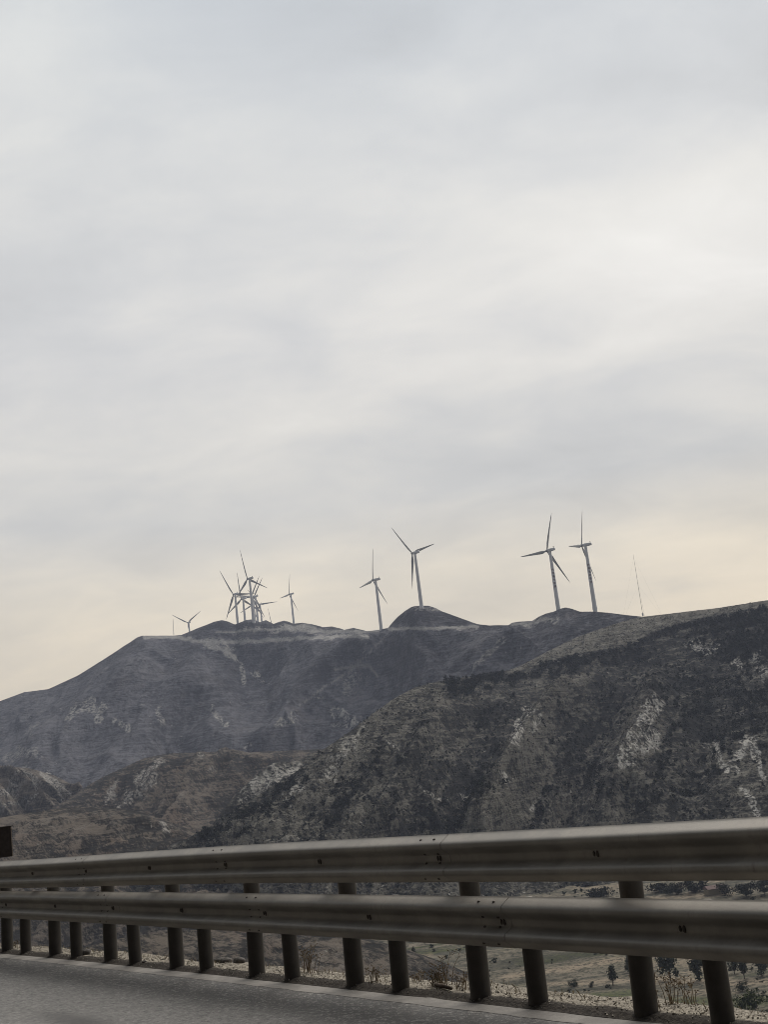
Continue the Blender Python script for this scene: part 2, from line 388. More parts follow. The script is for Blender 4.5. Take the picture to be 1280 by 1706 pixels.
def proj_np(x, y, z):
    v = np.stack([x, y, z - HCAM], -1); q = v @ FWD
    return PW / 2 + FPX * (v @ RGT) / q, PH / 2 - FPX * (v @ UPV) / q

far_crest = [(-120, 1215, 1950), (-60, 1190, 1900), (0, 1168, 1850), (40, 1153, 1840), (80, 1148, 1830), (130, 1125, 1810), (195, 1084, 1790), (205, 1077, 1790), (215, 1071, 1790), (228, 1062, 1790), (237, 1059, 1790), (290, 1059, 1790),
    (302, 1058, 1790), (316, 1052, 1790), (330, 1046, 1785), (342, 1041.7, 1780), (356, 1036, 1775), (370, 1033, 1770), (380, 1035.5, 1770), (391, 1040.5, 1770), (403, 1035.8, 1760), (411, 1033, 1760), (418, 1032, 1760), (425, 1033, 1760), (433, 1036.5, 1760), (443, 1033, 1760),
    (455.7, 1039.4, 1760), (465, 1036, 1760), (473, 1034, 1760), (480, 1035.5, 1760), (488.5, 1039, 1750), (504, 1037.5, 1740), (520, 1040, 1720), (539, 1045, 1700), (553, 1043.6, 1680), (565, 1046.5, 1660), (574, 1049, 1640), (589, 1046, 1620), (600, 1048.6, 1600), (611.6, 1051.5, 1580),
    (625, 1050, 1560), (635, 1048.5, 1550), (646.7, 1046, 1520), (655, 1036, 1500), (663, 1027.5, 1480), (675, 1018, 1450), (686.6, 1010.6, 1410), (700, 1009, 1400), (714.7, 1009.2, 1400), (726, 1013, 1400), (738, 1019, 1390), (755, 1025, 1380), (771, 1031, 1370), (785, 1036, 1350), (796.7, 1040, 1340),
    (815, 1042, 1320), (832, 1041.6, 1310), (848, 1041.5, 1300), (853, 1037.6, 1295), (866, 1035.5, 1290), (887, 1034.8, 1280), (899, 1027, 1270), (910, 1022.5, 1262), (923, 1019, 1252), (933, 1014.5, 1250), (942.8, 1012, 1248), (953, 1014, 1245), (966.9, 1019, 1240), (991, 1018.8, 1225), (1015, 1021, 1220), (1037, 1024, 1215),
    (1072, 1027.5, 1200), (1120, 1036, 1190), (1200, 1050, 1180), (1300, 1065, 1180)]
hill('mountain', far_crest, [(-120, 1150, -30), (300, 1150, -30), (700, 1000, -40), (1300, 900, -40)], 'far', 860, 240, 24, 210, .25,
    rock=[([(110, 1198), (128, 1182)], 8, .9), ([(140, 1180), (160, 1178), (168, 1195)], 8, .9), ([(192, 1200), (212, 1212)], 4, .8), ([(262, 1185), (272, 1208)], 4, .6), ([(352, 1180), (362, 1192), (378, 1206)], 4, .9),
          ([(468, 1205), (492, 1192)], 6, .9), ([(552, 1188), (575, 1192), (592, 1200)], 6, .9), ([(560, 1210), (600, 1205)], 5, .6), ([(590, 1125), (582, 1150)], 9, .5), ([(408, 1248), (416, 1242)], 3, 1), ([(340, 1070), (372, 1078), (395, 1098)], 5, .8),
          ([(402, 1108), (404, 1138)], 3, .8), ([(424, 1118), (434, 1135)], 4, .8), ([(785, 1112), (812, 1092), (842, 1066)], 4, .6), ([(872, 1041), (905, 1034), (925, 1030)], 5, .8), ([(285, 1060), (340, 1069), (420, 1068), (520, 1063), (612, 1060)], 3.2, .8), ([(392, 1052), (440, 1048), (490, 1046), (520, 1050)], 4, .7), ([(500, 1048), (560, 1056), (600, 1052)], 4, .5),
          ([(650, 1048), (720, 1047.5), (795, 1045)], 2.4, .9), ([(680, 1012), (735, 1014)], 3, .6), ([(0, 1262), (60, 1258)], 6, .5), ([(20, 1300), (34, 1285), (60, 1300)], 6, .8), ([(70, 1290), (110, 1315)], 6, .7), ([(50, 1225), (60, 1210)], 8, .4), ([(60, 1252), (30, 1250)], 5, .5)],
    pale=[([(640, 1062), (590, 1113), (540, 1145), (500, 1175), (445, 1215)], 5, 1), ([(285, 1060), (340, 1069), (420, 1068), (520, 1063), (612, 1060)], 5, .9), ([(650, 1048), (795, 1045)], 4, .9), ([(560, 1110), (620, 1108), (640, 1130)], 8, .6), ([(0, 1250), (120, 1240), (240, 1250)], 30, .5), ([(880, 1036), (930, 1020)], 10, .7), ([(605, 1145), (535, 1190), (480, 1222)], 20, .75), ([(340, 1100), (370, 1160), (405, 1205)], 12, .5), ([(160, 1150), (110, 1215)], 18, .5), ([(250, 1075), (215, 1130), (190, 1190)], 12, .5), ([(830, 1075), (770, 1125)], 10, .6), ([(200, 1130), (330, 1120)], 10, .3), ([(380, 1230), (520, 1215)], 14, .5)],
    dark=[([(590, 1088), (520, 1132), (470, 1172), (455, 1205)], 13, .7), ([(435, 1090), (448, 1150)], 12, .5), ([(880, 1060), (800, 1110)], 16, .4), ([(345, 1044), (370, 1040), (460, 1042), (530, 1044)], 4, .9), ([(665, 1035), (700, 1022), (760, 1036)], 9, 1.0), ([(955, 1040), (1040, 1040)], 16, .6)],
    spurs=[([(640, 1062), (590, 1113), (540, 1145), (500, 1175), (445, 1215)], 34, 34), ([(850, 1050), (800, 1100), (740, 1140)], 25, 12), ([(240, 1062), (200, 1130), (120, 1200), (60, 1260)], 30, 14), ([(420, 1075), (435, 1140), (452, 1220)], 60, -34), ([(330, 1090), (300, 1160), (260, 1230)], 20, 10)],
    power=1.12, seed=3, rough=.9,
    track=[([(240, 1062), (285, 1061), (340, 1069.5), (380, 1070), (420, 1068), (470, 1066), (520, 1063), (560, 1062), (612, 1059)], 2.2, .9), ([(360, 1054), (392, 1052), (430, 1049), (465, 1047.5)], 1.6, .6), ([(470, 1049), (490, 1045), (510, 1044), (525, 1048)], 3.2, .6), ([(500, 1050), (545, 1053), (600, 1052), (632, 1050)], 2, .6), ([(648, 1048), (720, 1047), (797, 1044)], 1.8, .95), ([(340, 1070), (372, 1080), (392, 1095)], 3.4, .7),
           ([(640, 1062), (590, 1113), (540, 1145), (500, 1175)], 1.2, .5), ([(852, 1041), (890, 1037), (915, 1031)], 2, .6), ([(560, 1116), (590, 1110), (615, 1110), (630, 1126)], 2, .5)])
hill('foothill', [(-60, 1268, 1240), (0, 1276, 1200), (50, 1280, 1180), (90, 1292, 1170), (130, 1312, 1160), (180, 1332, 1150), (250, 1356, 1150), (330, 1390, 1150)], [(-60, 800, -45), (330, 800, -45)], 'mid', 260, 140, 24, 60, -.5,
    rock=[([(20, 1300), (34, 1285), (60, 1300)], 4, .6), ([(75, 1290), (115, 1320)], 4, .6), ([(0, 1325), (30, 1310)], 7, .7), ([(0, 1345), (40, 1335)], 5, .6), ([(40, 1345), (60, 1320), (50, 1290)], 3, .8), ([(110, 1345), (95, 1315), (70, 1288)], 3, .8)], pale=[([(0, 1300), (100, 1310)], 20, .6)], seed=31, rough=.8)
hill('foothill', [(40, 1365, 900), (80, 1350, 930), (115, 1330, 960), (150, 1306, 990), (180, 1290, 1000), (205, 1279, 1010), (240, 1263, 1020), (270, 1257, 1025), (300, 1254, 1030), (340, 1254, 1030), (380, 1252, 1030), (415, 1253, 1030), (440, 1252, 1030), (490, 1250, 1030), (530, 1248, 1040), (600, 1240, 1050), (680, 1240, 1050)],
    [(40, 700, -50), (680, 700, -50)], 'mid', 380, 160, 26, 70, .35,
    rock=[([(228, 1300), (250, 1280), (268, 1268)], 6, .9), ([(205, 1330), (245, 1310), (255, 1300)], 7, .7), ([(330, 1258), (338, 1262)], 3, .9), ([(190, 1310), (180, 1330)], 6, .6), ([(350, 1285), (358, 1280)], 4, .6)],
    pale=[([(250, 1330), (330, 1325), (420, 1300)], 8, .6), ([(400, 1256), (500, 1258)], 4, .7)], dark=[([(380, 1275), (480, 1270)], 12, .5)], seed=41, rough=.9)
hill('foothill', [(330, 1420, 690), (345, 1385, 700), (370, 1352, 715), (395, 1322, 730), (415, 1302, 740), (428, 1290, 745), (440, 1281, 750), (455, 1272, 755), (470, 1268, 760), (485, 1270, 765), (500, 1266, 770), (520, 1255, 780), (545, 1250, 790), (600, 1250, 800)],
    [(330, 620, -50), (600, 620, -50)], 'near', 200, 130, 9, 45, .3, rock=[([(430, 1300), (460, 1285), (490, 1285)], 12, .6), ([(400, 1330), (440, 1320)], 10, .4)], dark=[([(440, 1285), (490, 1300)], 14, .7), ([(360, 1370), (420, 1340)], 20, .6)], seed=51, rough=1.3)
hill('foothill', [(-80, 1372, 620), (0, 1362, 640), (60, 1352, 660), (130, 1344, 680), (190, 1346, 680), (230, 1352, 680), (270, 1364, 680), (310, 1380, 680), (350, 1398, 680), (420, 1425, 680), (500, 1450, 680)],
    [(-80, 470, -54), (500, 520, -54)], 'mid', 260, 120, 12, 45, .5,
    pale=[([(0, 1370), (90, 1375), (200, 1372)], 10, .8), ([(190, 1398), (250, 1394)], 4, 1), ([(20, 1395), (110, 1405)], 8, .6)], rock=[([(275, 1372), (283, 1380)], 5, .7)], dark=[([(140, 1408), (260, 1412)], 8, .8), ([(220, 1365), (300, 1390)], 12, .6)], seed=61, rough=.8, power=.95)

hill('foothill', [(-20, 1660, 280), (60, 1606, 290), (100, 1590, 300), (140, 1579, 310), (170, 1570, 315), (200, 1563, 320), (260, 1555, 330), (330, 1549, 340), (450, 1546, 350), (560, 1556, 350), (640, 1574, 350), (720, 1602, 350), (800, 1636, 350), (860, 1665, 350)],
    [(-20, 190, -58), (860, 190, -60)], 'mid', 260, 110, 5, 30, .4, pale=[([(190, 1568), (300, 1558)], 8, .8), ([(450, 1575), (560, 1572)], 4, .9)], dark=[([(330, 1590), (420, 1580)], 10, .6)], seed=71, rough=.5, back=120, back_slope=.25)

GRASSLINE = [(840, 1130), (880, 1112), (940, 1096), (1000, 1083), (1060, 1070), (1085, 1054), (1130, 1040), (1190, 1026), (1235, 1016), (1290, 1006), (1500, 960)]
def near_cover(cov, px, py, wx, wy, T_):
    gl = np.interp(px, [p_[0] for p_ in GRASSLINE], [p_[1] for p_ in GRASSLINE], left=0)
    on = smooth(-4, 5, gl - py + wy * 2.5) * smooth(840, 862, px)
    cov[..., 0] *= 1 - on; cov[..., 1] *= 1 - on; cov[..., 2] = np.maximum(cov[..., 2] * (1 - on), on * .95)
    return cov
near_crest = [(180, 1470, 600), (250, 1430, 610), (300, 1402, 625), (345, 1380, 640), (390, 1352, 655), (430, 1325, 670), (465, 1304, 685), (495, 1285, 700), (520, 1262, 715), (545, 1245, 730), (570, 1228, 745), (600, 1206, 765), (625, 1187, 785), (650, 1168, 800), (670, 1156, 815), (690, 1146, 830),
    (720, 1137, 855), (760, 1130, 880), (800, 1125, 910), (840, 1118, 935), (861, 1112, 950), (885, 1100, 965), (909, 1087, 980), (935, 1074, 995), (960, 1062, 1010), (985, 1053, 1025), (1012, 1044, 1035), (1040, 1035, 1045), (1067, 1028, 1050), (1100, 1024, 1040), (1140, 1019.5, 1030), (1200, 1012, 1010), (1240, 1006, 1000), (1280, 1000, 990), (1340, 988, 980), (1420, 975, 970)]
hill('hillside', near_crest, [(180, 560, -54), (350, 540, -54), (500, 515, -54), (800, 520, -54), (930, 560, -54), (1420, 570, -54)], 'near', 900, 360, 17, 125, .55,
    rock=[([(1092, 1172), (1078, 1195), (1062, 1225), (1050, 1250), (1040, 1272)], 9, 1), ([(1075, 1190), (1085, 1225), (1070, 1255)], 5, .9), ([(885, 1182), (868, 1206), (858, 1238)], 5, 1), ([(900, 1190), (890, 1215)], 5, .6), ([(1172, 1240), (1195, 1240), (1202, 1262), (1212, 1284)], 4, 1), ([(1214, 1280), (1228, 1262), (1236, 1252)], 6, 1), ([(1240, 1240), (1255, 1240), (1258, 1262)], 6, .9),
          ([(1262, 1256), (1272, 1288)], 6, .9), ([(1242, 1316), (1256, 1340), (1276, 1374)], 4, 1), ([(1085, 1225), (1092, 1240)], 7, 1), ([(905, 1332), (885, 1348)], 4, .8), ([(645, 1235), (668, 1258)], 3, .9), ([(700, 1310), (725, 1330), (750, 1332)], 3, .7), ([(770, 1320), (775, 1330)], 4, .6), ([(840, 1290), (848, 1300)], 4, .7),
          ([(1180, 1085), (1200, 1072)], 8, .6), ([(1262, 1100), (1280, 1120)], 12, .5), ([(1225, 1105), (1228, 1112)], 5, .8), ([(1150, 1072), (1200, 1078)], 7, .6), ([(480, 1330), (500, 1310)], 8, .6), ([(560, 1260), (540, 1300)], 10, .5), ([(600, 1220), (560, 1260)], 10, .4)],
    dark=[([(500, 1300), (430, 1345), (340, 1400)], 14, .35), ([(750, 1140), (860, 1124), (960, 1100), (1075, 1075)], 12, 1), ([(1090, 1050), (1180, 1040), (1290, 1025)], 9, .9), ([(1180, 1080), (1290, 1070)], 20, 1), ([(1110, 1150), (1200, 1160), (1290, 1150)], 24, .7), ([(780, 1200), (850, 1190)], 14, .8), ([(760, 1280), (830, 1290)], 34, .45), ([(950, 1205), (975, 1265)], 22, .8), ([(960, 1320), (1000, 1300)], 30, .6), ([(1150, 1210), (1290, 1215)], 24, .8),
          ([(1130, 1280), (1170, 1330)], 34, .6), ([(830, 1230), (790, 1310), (750, 1390)], 8, .8), ([(980, 1210), (930, 1290), (890, 1385)], 9, .8), ([(720, 1220), (680, 1300), (630, 1390)], 7, .8), ([(640, 1240), (590, 1310), (540, 1390)], 7, .8), ([(1120, 1220), (1090, 1300), (1060, 1385)], 9, .8), ([(560, 1330), (620, 1290)], 16, .5), ([(670, 1390), (760, 1350)], 20, .6), ([(1040, 1310), (1200, 1350)], 18, .5), ([(1010, 1150), (1040, 1160)], 14, .7)],
    pale=[([(945, 1170), (890, 1250), (845, 1320), (800, 1385)], 22, .9), ([(735, 1170), (715, 1240), (690, 1300), (640, 1385)], 14, .7), ([(1085, 1250), (1050, 1320), (1010, 1385)], 26, .8), ([(650, 1185), (570, 1270), (500, 1350)], 28, .6), ([(385, 1405), (440, 1375), (520, 1340)], 12, 1), ([(930, 1300), (900, 1370)], 20, .6), ([(690, 1370), (760, 1340)], 8, .6), ([(860, 1240), (820, 1310), (780, 1385)], 6, .9), ([(1000, 1230), (960, 1310), (930, 1385)], 7, .9), ([(770, 1240), (740, 1310), (700, 1390)], 6, .9), ([(1150, 1260), (1110, 1330), (1080, 1385)], 6, .8), ([(600, 1250), (540, 1320), (490, 1390)], 8, .9), ([(680, 1200), (650, 1270), (600, 1360)], 7, .9), ([(980, 1130), (900, 1150)], 10, .6), ([(1080, 1180), (1000, 1200)], 8, .5)],
    spurs=[([(945, 1170), (890, 1250), (845, 1320), (800, 1390)], 26, 17), ([(735, 1160), (715, 1240), (690, 1300), (640, 1390)], 22, 15), ([(1100, 1150), (1060, 1270), (1010, 1390)], 26, 17), ([(800, 1200), (770, 1290), (730, 1390)], 24, -11), ([(1000, 1190), (960, 1290), (930, 1390)], 24, -11), ([(1180, 1210), (1150, 1300), (1120, 1390)], 28, -9)],
    power=1.0, back=500, back_slope=.12, seed=7, rough=1.5, crest_clear=.42, cover_fn=near_cover)

# ---------------------------------------------------------------- valley floor and ground
def floor_z(x, y):
    d = np.hypot(x, y)
    return -56 + 2.5 * fbm(x / 120, y / 120, 0, 77, 3) + 5.0 * smooth(420, 560, d) + 1.0 * np.round(fbm(x / 200, y / 45, 0, 78, 2) * 4) / 4
nr, nc = 380, 420
dd = np.concatenate([np.linspace(70, 700, 330), np.linspace(720, 1500, 50)]); th = np.radians(np.linspace(-42, 42, nc))
DD, TH = np.meshgrid(dd, th, indexing='ij'); X, Y = DD * np.sin(TH), DD * np.cos(TH); Z = floor_z(X, Y) - 12 * smooth(700, 1000, DD)
pxf, pyf = proj_np(X, Y, Z); wf = (fbm(X / 9, Y / 9, 0, 401, 3) * 1.2, fbm(X / 9, Y / 9, 4, 402, 3) * .8); cf = np.zeros(X.shape + (3,))
cf[..., 0] = patch(pxf, pyf, [([(840, 1628), (960, 1612), (1040, 1598)], 4, 1), ([(900, 1640), (1000, 1636), (1070, 1632)], 3, .9), ([(1090, 1632), (1215, 1634)], 5, 1), ([(1215, 1640), (1300, 1634)], 4, 1), ([(840, 1652), (910, 1650)], 3, .7), ([(1090, 1600), (1170, 1605)], 12, .7), ([(640, 1602), (720, 1590)], 4, .7), ([(960, 1478), (1060, 1476)], 3, .8), ([(1080, 1497), (1220, 1490)], 3, .8), ([(1150, 1655), (1230, 1650)], 5, .5)], wf)
cf[..., 1] = patch(pxf, pyf, [([(985, 1665), (1065, 1651)], 6, 1), ([(1120, 1668), (1190, 1674)], 8, .9), ([(1215, 1672), (1300, 1668)], 8, .7)], wf)
cf[..., 2] = patch(pxf, pyf, [([(930, 1652), (1060, 1643)], 2.5, .9), ([(840, 1640), (930, 1632)], 2, .8), ([(1080, 1645), (1230, 1645)], 2, .6), ([(850, 1600), (1000, 1585)], 10, .5)], wf)
m, t, b = mat('valley fields'); g = G(t); P = g.coord('Object')
strip = g.noise(g.mapv(P, (.010, .075, .1), (0, 0, rad(6))), 1.0, 6, .65, .8)
pat = g.noise(P, .03, 3, .5); fin = g.noise(P, .55, 5, .7); fin2 = g.noise(P, 1.6, 3, .7)
col = g.mix(g.rng(strip, .40, .60), (.075, .073, .055), (.20, .175, .132))
col = g.mix(g.rng(strip, .60, .68), col, (.30, .245, .175))
col = g.mix(g.math('MULTIPLY', g.rng(pat, .52, .64), g.rng(strip, .56, .40)), col, (.065, .075, .028))
cv = g.attr('cover')
col = g.mix(g.math('MULTIPLY', cv[0], g.rng(fin, .35, .55, .5, 1)), col, (.32, .26, .19)); col = g.mix(g.math('MULTIPLY', cv[1], .85), col, (.075, .09, .032)); col = g.mix(g.math('MULTIPLY', cv[2], .9), col, (.03, .031, .022))
col = g.mix(g.rng(fin, .44, .60, 0, .85), col, (.028, .03, .022))
col = g.mix(g.rng(fin2, .55, .75, 0, .5), col, (.26, .21, .15))
t.links.new(col, b.inputs['Base Color']); b.inputs['Roughness'].default_value = .95; b.inputs['Specular IOR Level'].default_value = .1
g.bump(g.math('ADD', fin, fin2), .7, .4, b)
MT['valley'] = m
tag(link('valley_floor', mesh_np('valley_floor', np.stack([X, Y, Z], -1).reshape(-1, 3), grid_faces(*X.shape), True, cf.reshape(-1, 3)), m), kind='structure')
mb = MB(); mb.add([(-3900, -3900, -72), (3900, -3900, -72), (3900, 3900, -72), (-3900, 3900, -72)], [(0, 1, 2, 3)])
tag(mb.build('ground', m, None, False), kind='structure')

# ---------------------------------------------------------------- road, verge, embankment
O2 = np.array([1.13, 7.73]); D2 = np.array([-.57, .82]); D2 /= np.linalg.norm(D2); N2 = np.array([D2[1], -D2[0]])
def tcur(s): return -.00114 * s * s - .0231 * s + .0091 + .04
def rp(s, off=0.0, z=0.0):
    """point on the rail line: s metres along it, off metres to the valley side"""
    tn = D2 + N2 * (-.00228 * s - .0231); tn = tn / np.linalg.norm(tn); nn = np.array([tn[1], -tn[0]])
    q = O2 + D2 * s + N2 * tcur(s) + nn * off
    return np.array([q[0], q[1], z])
def sheet(name, ss, offs, zf, m, smooth_=True):
    V = np.array([[rp(s, o, 0) for o in offs] for s in ss]); nr_, nc_ = V.shape[:2]
    V[..., 2] = zf(V[..., 0], V[..., 1], np.array(offs)[None, :] * np.ones((nr_, 1)))
    F = grid_faces(nr_, nc_)[:, ::-1]
    return link(name, mesh_np(name, V.reshape(-1, 3), F, smooth_), m)
SS = np.concatenate([np.linspace(-60, -6, 28), np.linspace(-5.9, 14, 400), np.linspace(14.5, 90, 60)])
# asphalt: dirty shoulder by the line, paler worn lane further in
m, t, b = mat('asphalt'); g = G(t); P = g.coord('Object'); uv = g.attr('cover')
n1_ = g.noise(P, 1.3, 5, .6); n2_ = g.noise(P, 30, 5, .9); n3 = g.noise(P, 190, 2, .6); n4 = g.noise(P, .9, 4, .7, 1.0)
worn = g.math('ADD', uv[0], g.math('MULTIPLY', g.math('SUBTRACT', n1_, .5), .5))
col = g.mix(g.rng(worn, .2, .8), (.040, .038, .036), (.145, .14, .132))
col = g.mix(g.rng(n2_, .53, .62, 0, .8), col, (.30, .285, .265)); col = g.mix(g.rng(n2_, .47, .38, 0, .85), col, (.022, .021, .02))
n5 = g.noise(P, 15, 6, .8)
col = g.mix(g.rng(n5, .53, .64, 0, .5), col, (.26, .25, .235)); col = g.mix(g.rng(n5, .46, .37, 0, .6), col, (.028, .027, .026))
col = g.mix(g.math('MULTIPLY', uv[1], g.rng(g.math('ADD', n2_, g.math('MULTIPLY', n4, .6)), .55, .78)), col, (.022, .02, .019))
t.links.new(col, b.inputs['Base Color']); b.inputs['Roughness'].default_value = .62; b.inputs['Specular IOR Level'].default_value = .4
g.bump(g.math('ADD', n2_, g.math('MULTIPLY', n3, .6)), .6, .012, b)
offs = np.concatenate([[-10.5], np.linspace(-9.5, -4, 12), np.linspace(-3.8, -.02, 40)])
V = np.array([[rp(s, o, 0) for o in offs] for s in SS]); OF = np.array(offs)[None, :] * np.ones((len(SS), 1))
V[..., 2] = 0.004 * fbm(V[..., 0] * 1.5, V[..., 1] * 1.5, 0, 5, 3) - .02
pxr, pyr = np.zeros(OF.shape), np.zeros(OF.shape)
cov = np.zeros(OF.shape + (3,)); cov[..., 0] = smooth(.25, 1.5, -OF) * (1 - .35 * smooth(4, 6, -OF))
ctr = np.array([V[..., 0] - (-2.75), V[..., 1] - 10.2]); al = ctr[0] * D2[0] + ctr[1] * D2[1]; ac = ctr[0] * N2[0] + ctr[1] * N2[1]
cov[..., 1] = np.exp(-(al / .75) ** 2 - (ac / .13) ** 2)
tag(link('road', mesh_np('road', V.reshape(-1, 3), grid_faces(*OF.shape)[:, ::-1], True, cov.reshape(-1, 3)), m), kind='structure')
# worn edge line
m, t, b = mat('worn edge line'); g = G(t); P = g.coord('Object')
n1_ = g.noise(P, 3.5, 5, .7); n2_ = g.noise(P, 90, 3, .7); n3 = g.noise(P, 220, 2, .6)
col = g.mix(g.rng(g.math('ADD', n1_, g.math('MULTIPLY', n2_, .35)), .50, .82), (.23, .215, .195), (.135, .125, .113)); col = g.mix(g.rng(n3, .5, .75, 0, .5), col, (.06, .055, .05))
t.links.new(col, b.inputs['Base Color']); b.inputs['Roughness'].default_value = .8; g.bump(n2_, .5, .006, b)
sheet('edge_line', SS, [-.28, -.23, -.18, -.13, -.085], lambda x, y, o: .004 * fbm(x * 1.5, y * 1.5, 0, 5, 3) - .018 + .0 * o, m)
V_ = bpy.data.objects['edge_line'].data
co = np.zeros(len(V_.vertices) * 3, np.float32); V_.vertices.foreach_get('co', co); co = co.reshape(-1, 5, 3)
for j in (0, 4):
    wv = .022 * fbm(co[:, j, 0] * 4, co[:, j, 1] * 4, 0, 91 + j, 3, .7); co[:, j, 0] += N2[0] * wv; co[:, j, 1] += N2[1] * wv
V_.vertices.foreach_set('co', co.ravel()); V_.update(); tag(bpy.data.objects['edge_line'], kind='structure')
# dirt under the rail, pale gravel shoulder, embankment falling to the valley: one sheet
m, t, b = mat('dirt and gravel verge'); g = G(t); P = g.coord('Object'); uv = g.attr('cover')
n1_ = g.noise(P, 5, 5, .65); n2_ = g.noise(P, 45, 4, .7); n3 = g.noise(P, 130, 2, .6)
dirt = g.mix(g.rng(n2_, .4, .65), (.035, .031, .028), (.085, .075, .065))
grav = g.mix(g.rng(n2_, .36, .60), (.16, .14, .115), (.46, .42, .35)); grav = g.mix(g.rng(n3, .52, .7, 0, .8), grav, (.07, .06, .05))
f = g.rng(g.math('ADD', uv[0], g.math('MULTIPLY', g.math('SUBTRACT', n1_, .5), .9)), .38, .62)
col = g.mix(f, dirt, grav); col = g.mix(uv[1], col, g.mix(g.rng(n1_, .4, .6), (.07, .06, .035), (.19, .15, .10)))
t.links.new(col, b.inputs['Base Color']); b.inputs['Roughness'].default_value = .95; b.inputs['Specular IOR Level'].default_value = .1
g.bump(g.math('ADD', n2_, g.math('MULTIPLY', n3, .5)), .8, .02, b)
offs = np.concatenate([np.linspace(-.10, .9, 46), [1.0, 1.3, 1.8, 3, 6, 12, 25, 50, 85, 110]])
V = np.array([[rp(s, o, 0) for o in offs] for s in SS]); OF = np.array(offs)[None, :] * np.ones((len(SS), 1))
xx, yy = V[..., 0], V[..., 1]
lip = .36 + .08 * fbm(xx * .9, yy * .9, 0, 14, 3)
z = -.016 + .022 * smooth(-.09, -.01, OF) + .010 * fbm(xx * 9, yy * 9, 0, 12, 3, .6) * smooth(-.10, -.04, OF) + .03 * fbm(xx * 2.2, yy * 2.2, 0, 13, 3) * smooth(.05, .3, OF)
z = z - .03 * smooth(.08, .4, OF) - .66 * np.clip(OF - lip, 0, 200) * smooth(0, .3, OF - lip); z = np.maximum(z, -58)
V[..., 2] = z
cov = np.zeros(OF.shape + (3,)); cov[..., 0] = smooth(-.05, .15, OF); cov[..., 1] = smooth(.7, 2.0, OF)
tag(link('roadside_verge', mesh_np('roadside_verge', V.reshape(-1, 3), grid_faces(*OF.shape)[:, ::-1], True, cov.reshape(-1, 3)), m), kind='structure')
VERGE_V, VERGE_O = V, np.array(offs)
def verge_z(s, off):
    i = int(np.argmin(np.abs(SS - s))); return float(np.interp(off, VERGE_O, VERGE_V[i, :, 2]))
# unseen slope added behind the viewer to keep light off the rail faces
MT['shading_slope'] = simple_mat('dark shading slope', (.022, .02, .018), (.075, .068, .06), .8, .95, bump=1.0, bdist=.5, spec=.1, detail=8)
tag(sheet('shading_slope', np.linspace(-60, 90, 120), [-10.4, -10.9, -11.2] + list(np.linspace(-11.6, -26, 24)) + [-34, -60, -110], lambda x, y, o: np.where(o > -10.6, -.03, np.where(o > -11.0, .08, np.minimum((-o - 10.9) * 2.4, 34 + (-o - 25) * .35) * (1 + .10 * fbm(x / 9, y / 9, 0, 8, 4)) + 1.2 * fbm(x / 3, y / 3, 0, 9, 3))), MT['shading_slope']), kind='structure')

# ---------------------------------------------------------------- guardrails
def lean_axis(base, ang):
    """a post that leans ang degrees along the rail"""
    return Matrix.Rotation(rad(ang), 3, Vector(FWD))
_wz = np.array([-.155, -.148, -.108, -.096, -.074, -.062, -.030, -.018, .018, .030, .062, .074, .096, .108, .148, .155])
_wo = np.array([.0, .008, .072, .083, .083, .074, .014, .006, .010, .020, .072, .083, .083, .074, .008, .0])
_fz = np.linspace(-.155, .155, 311); _fo = np.convolve(np.pad(np.interp(_fz, _wz, _wo), 10, 'edge'), np.hanning(23)[1:-1] / np.hanning(23)[1:-1].sum(), 'valid')
def wave(z_): return float(np.interp(z_, _fz, _fo))
def beam_profile(n=62):
    P_ = []
    for i in range(n + 1):
        z_ = .155 - .31 * i / n; P_.append((wave(z_), z_))
    return P_
def sag(s): return .012 * math.exp(-((s - 4.2) / 2.6) ** 2) - .006 * smooth(6.5, 9, s)
